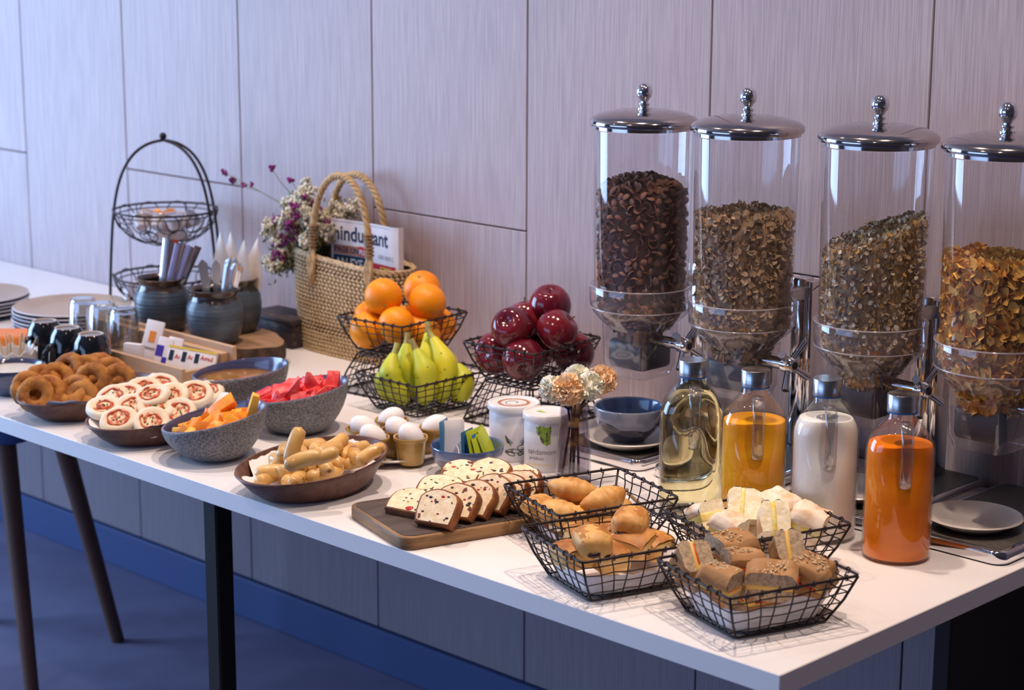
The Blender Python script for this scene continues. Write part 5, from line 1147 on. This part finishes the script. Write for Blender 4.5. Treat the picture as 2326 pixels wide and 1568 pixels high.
gl = MB(); gl.lathe([(.0330, 0), (.0322, .030), (.0290, .070), (.0268, .082), (.0250, .088), (.0220, .0905), (.012, .0895), (0, .0893)], 36); gl.lathe([(0, .078), (.0235, .079), (.0262, .066), (.0300, .028), (.0312, 0), (.0330, 0)], 36, fn=lambda x, y, z, a: (x*(1-.018*max(0, sin(9*a))*(z > .02)), y*(1-.018*max(0, sin(9*a))*(z > .02)), z)); gl_me = gl.mesh('tumbler_glass', 'thin_glass', 60)
gr = MB(); gr.tube([(.0322*cos(a), .0322*sin(a), .0012) for a in [i*2*pi/36 for i in range(36)]], .0012, 6, closed=True); gr_me = gr.mesh('tumbler_lip', 'handle_glass', 180)
for x, w in ((-2.137, 'furthest left in the caddy'), (-2.064, 'in the middle of the three in the caddy'), (-1.988, 'nearest the packets in the caddy')):
    t = thing('glass_tumbler', 'clear tumbler standing upside down, '+w, 'glass', (x, .404, .0352), 0, 'upturned tumblers'); part('tumbler_glass', gl_me, None, t); part('tumbler_lip', gr_me, None, t)
def packet(name, label, loc, size, rot, mm, prints, bev=.002, group=None):
    m = MB(); m.box((0, 0, size[2]/2), size, bev=bev); o = solo(name, m, mm, label, 'packet', loc, rot, group)
    for (x0, x1, z0, z1, pm) in prints:
        m = MB(); m.box(((x0+x1)/2*size[0], -size[1]/2-.0004, (z0+z1)/2*size[2]), ((x1-x0)*size[0], .0006, (z1-z0)*size[2])); part('packet_print', m, pm, o, 0)
    return o
packet('sachet', 'tall white sachet with orange print standing in the caddy', (-1.905, .395, .012), (.040, .006, .100), (-.30, .16, .5), 'tea_white', ((-.18, .18, .55, .78, 'ink_orange'), (-.3, .3, .40, .44, 'ink_grey')))
packet('sachet', 'small white box packet in front of the tall sachet', (-1.905, .366, .012), (.042, .016, .056), (-.1, .0, .35), 'tea_white', ((-.4, .4, .25, .35, 'ink_purple'),))
for i in range(2): packet('sachet', ('purple and white checked sachet leaning in the caddy', 'purple and white checked sachet behind its twin')[i], (-1.830+.014*i, .372+.014*i, .012), (.032, .005, .080), (-.35, .16, .55), 'tea_white', ((-.5, 0, .5, .78, 'ink_purple'), (0, .5, .22, .5, 'ink_purple')), group='checked sachets in the caddy')
for i in range(3):
    o = packet('butter_pack', ('butter portion pack with red lettering in the caddy', 'butter portion pack behind the front one', 'rearmost butter portion pack in the caddy')[i], (-1.775+.024*i, .372+.014*i, .012), (.050, .012, .070-.003*i), (-.42, .14, .60), 'tea_white', ((-.45, .45, .05, .16, 'ink_yellow'), (-.2, .45, .20, .32, 'ink_green'), (-.40, -.22, .55, .85, 'ink_navy'), (-.48, .48, .92, .99, 'ink_yellow')), .005, 'butter portions in the caddy')
    tm = text_mesh('Amul', .012, 'ink_red', 'printed_word', True); bend_mesh(tm, lambda co: Vector((co.x-.008, -.0068, co.y+.044))); part('printed_word', tm, None, o, 0)

# ------------------------------------------------------------------ far left bowls
CH_ = (-1.958, .118); cb = thing('blue_bowl', 'deep blue bowl of white chutney at the left edge', 'bowl', (*CH_, 0))
m = MB(); m.lathe([(0, 0), (.036, 0), (.040, .004), (.056, .022), (.063, .040), (.0665, .052), (.0655, .0545), (.062, .052), (.058, .040), (.040, .012), (0, .010)], 48); part('bowl_body', m, 'navy_glaze', cb, 50)
m = MB(); m.lathe([(.0605, .0455), (.04, .0460), (.012, .0463), (0, .0464)], 40); solo('white_chutney', m, 'chutney', 'white chutney filling the deep blue bowl', 'chutney', (*CH_, 0), 0, None, 180)
SB = (-2.058, .180); sb = thing('stirrer_pot', 'white scalloped pot holding wooden stirrers at the left edge', 'pot', (*SB, 0))
m = MB(); sc_ = lambda x, y, z, a: (x, y, z+(.0045*cos(12*a) if z > .05 else 0)); m.lathe([(0, 0), (.045, 0), (.0495, .004), (.051, .045), (.0515, .060), (.0500, .061), (.0475, .058), (.047, .010), (0, .008)], 72, fn=sc_); part('pot_body', m, 'white_ceramic', sb, 60)
rs = random.Random(2)
for i in range(9):
    s, t = -.030+.0085*i, rs.uniform(-.012, .02); b = Vector((SB[0], SB[1], .010))+CR*s*.6+CH*t; e = Vector((SB[0], SB[1], .098-.012*rs.random()))+CR*(s*1.05+(.012 if i == 8 else 0))+CH*t; d = e-b
    m = MB(); m.box((0, 0, d.length/2), (.0065, .0016, d.length), bev=.0007, seg=1); solo('wooden_stirrer', m, 'stirrer', 'flat wooden stirrer standing in the scalloped white pot', 'stirrer', tuple(b), tuple((d.to_track_quat('Z', 'Y').to_matrix() @ Euler((0, 0, rs.uniform(-.4, .4))).to_matrix()).to_euler()), 'wooden stirrers in the white pot')
ob = thing('orange_tray', 'small orange tray behind the white stirrer pot', 'tray', (-2.300, .300, 0), YAW); m = MB(); m.prism(rrect(.13, .10, .02), 0, .040, bev=.004); part('tray_body', m, 'orange_plastic', ob); m = MB(); m.prism(rrect(.118, .088, .016), .0395, .0412); part('tray_floor', m, 'orange_plastic', ob)
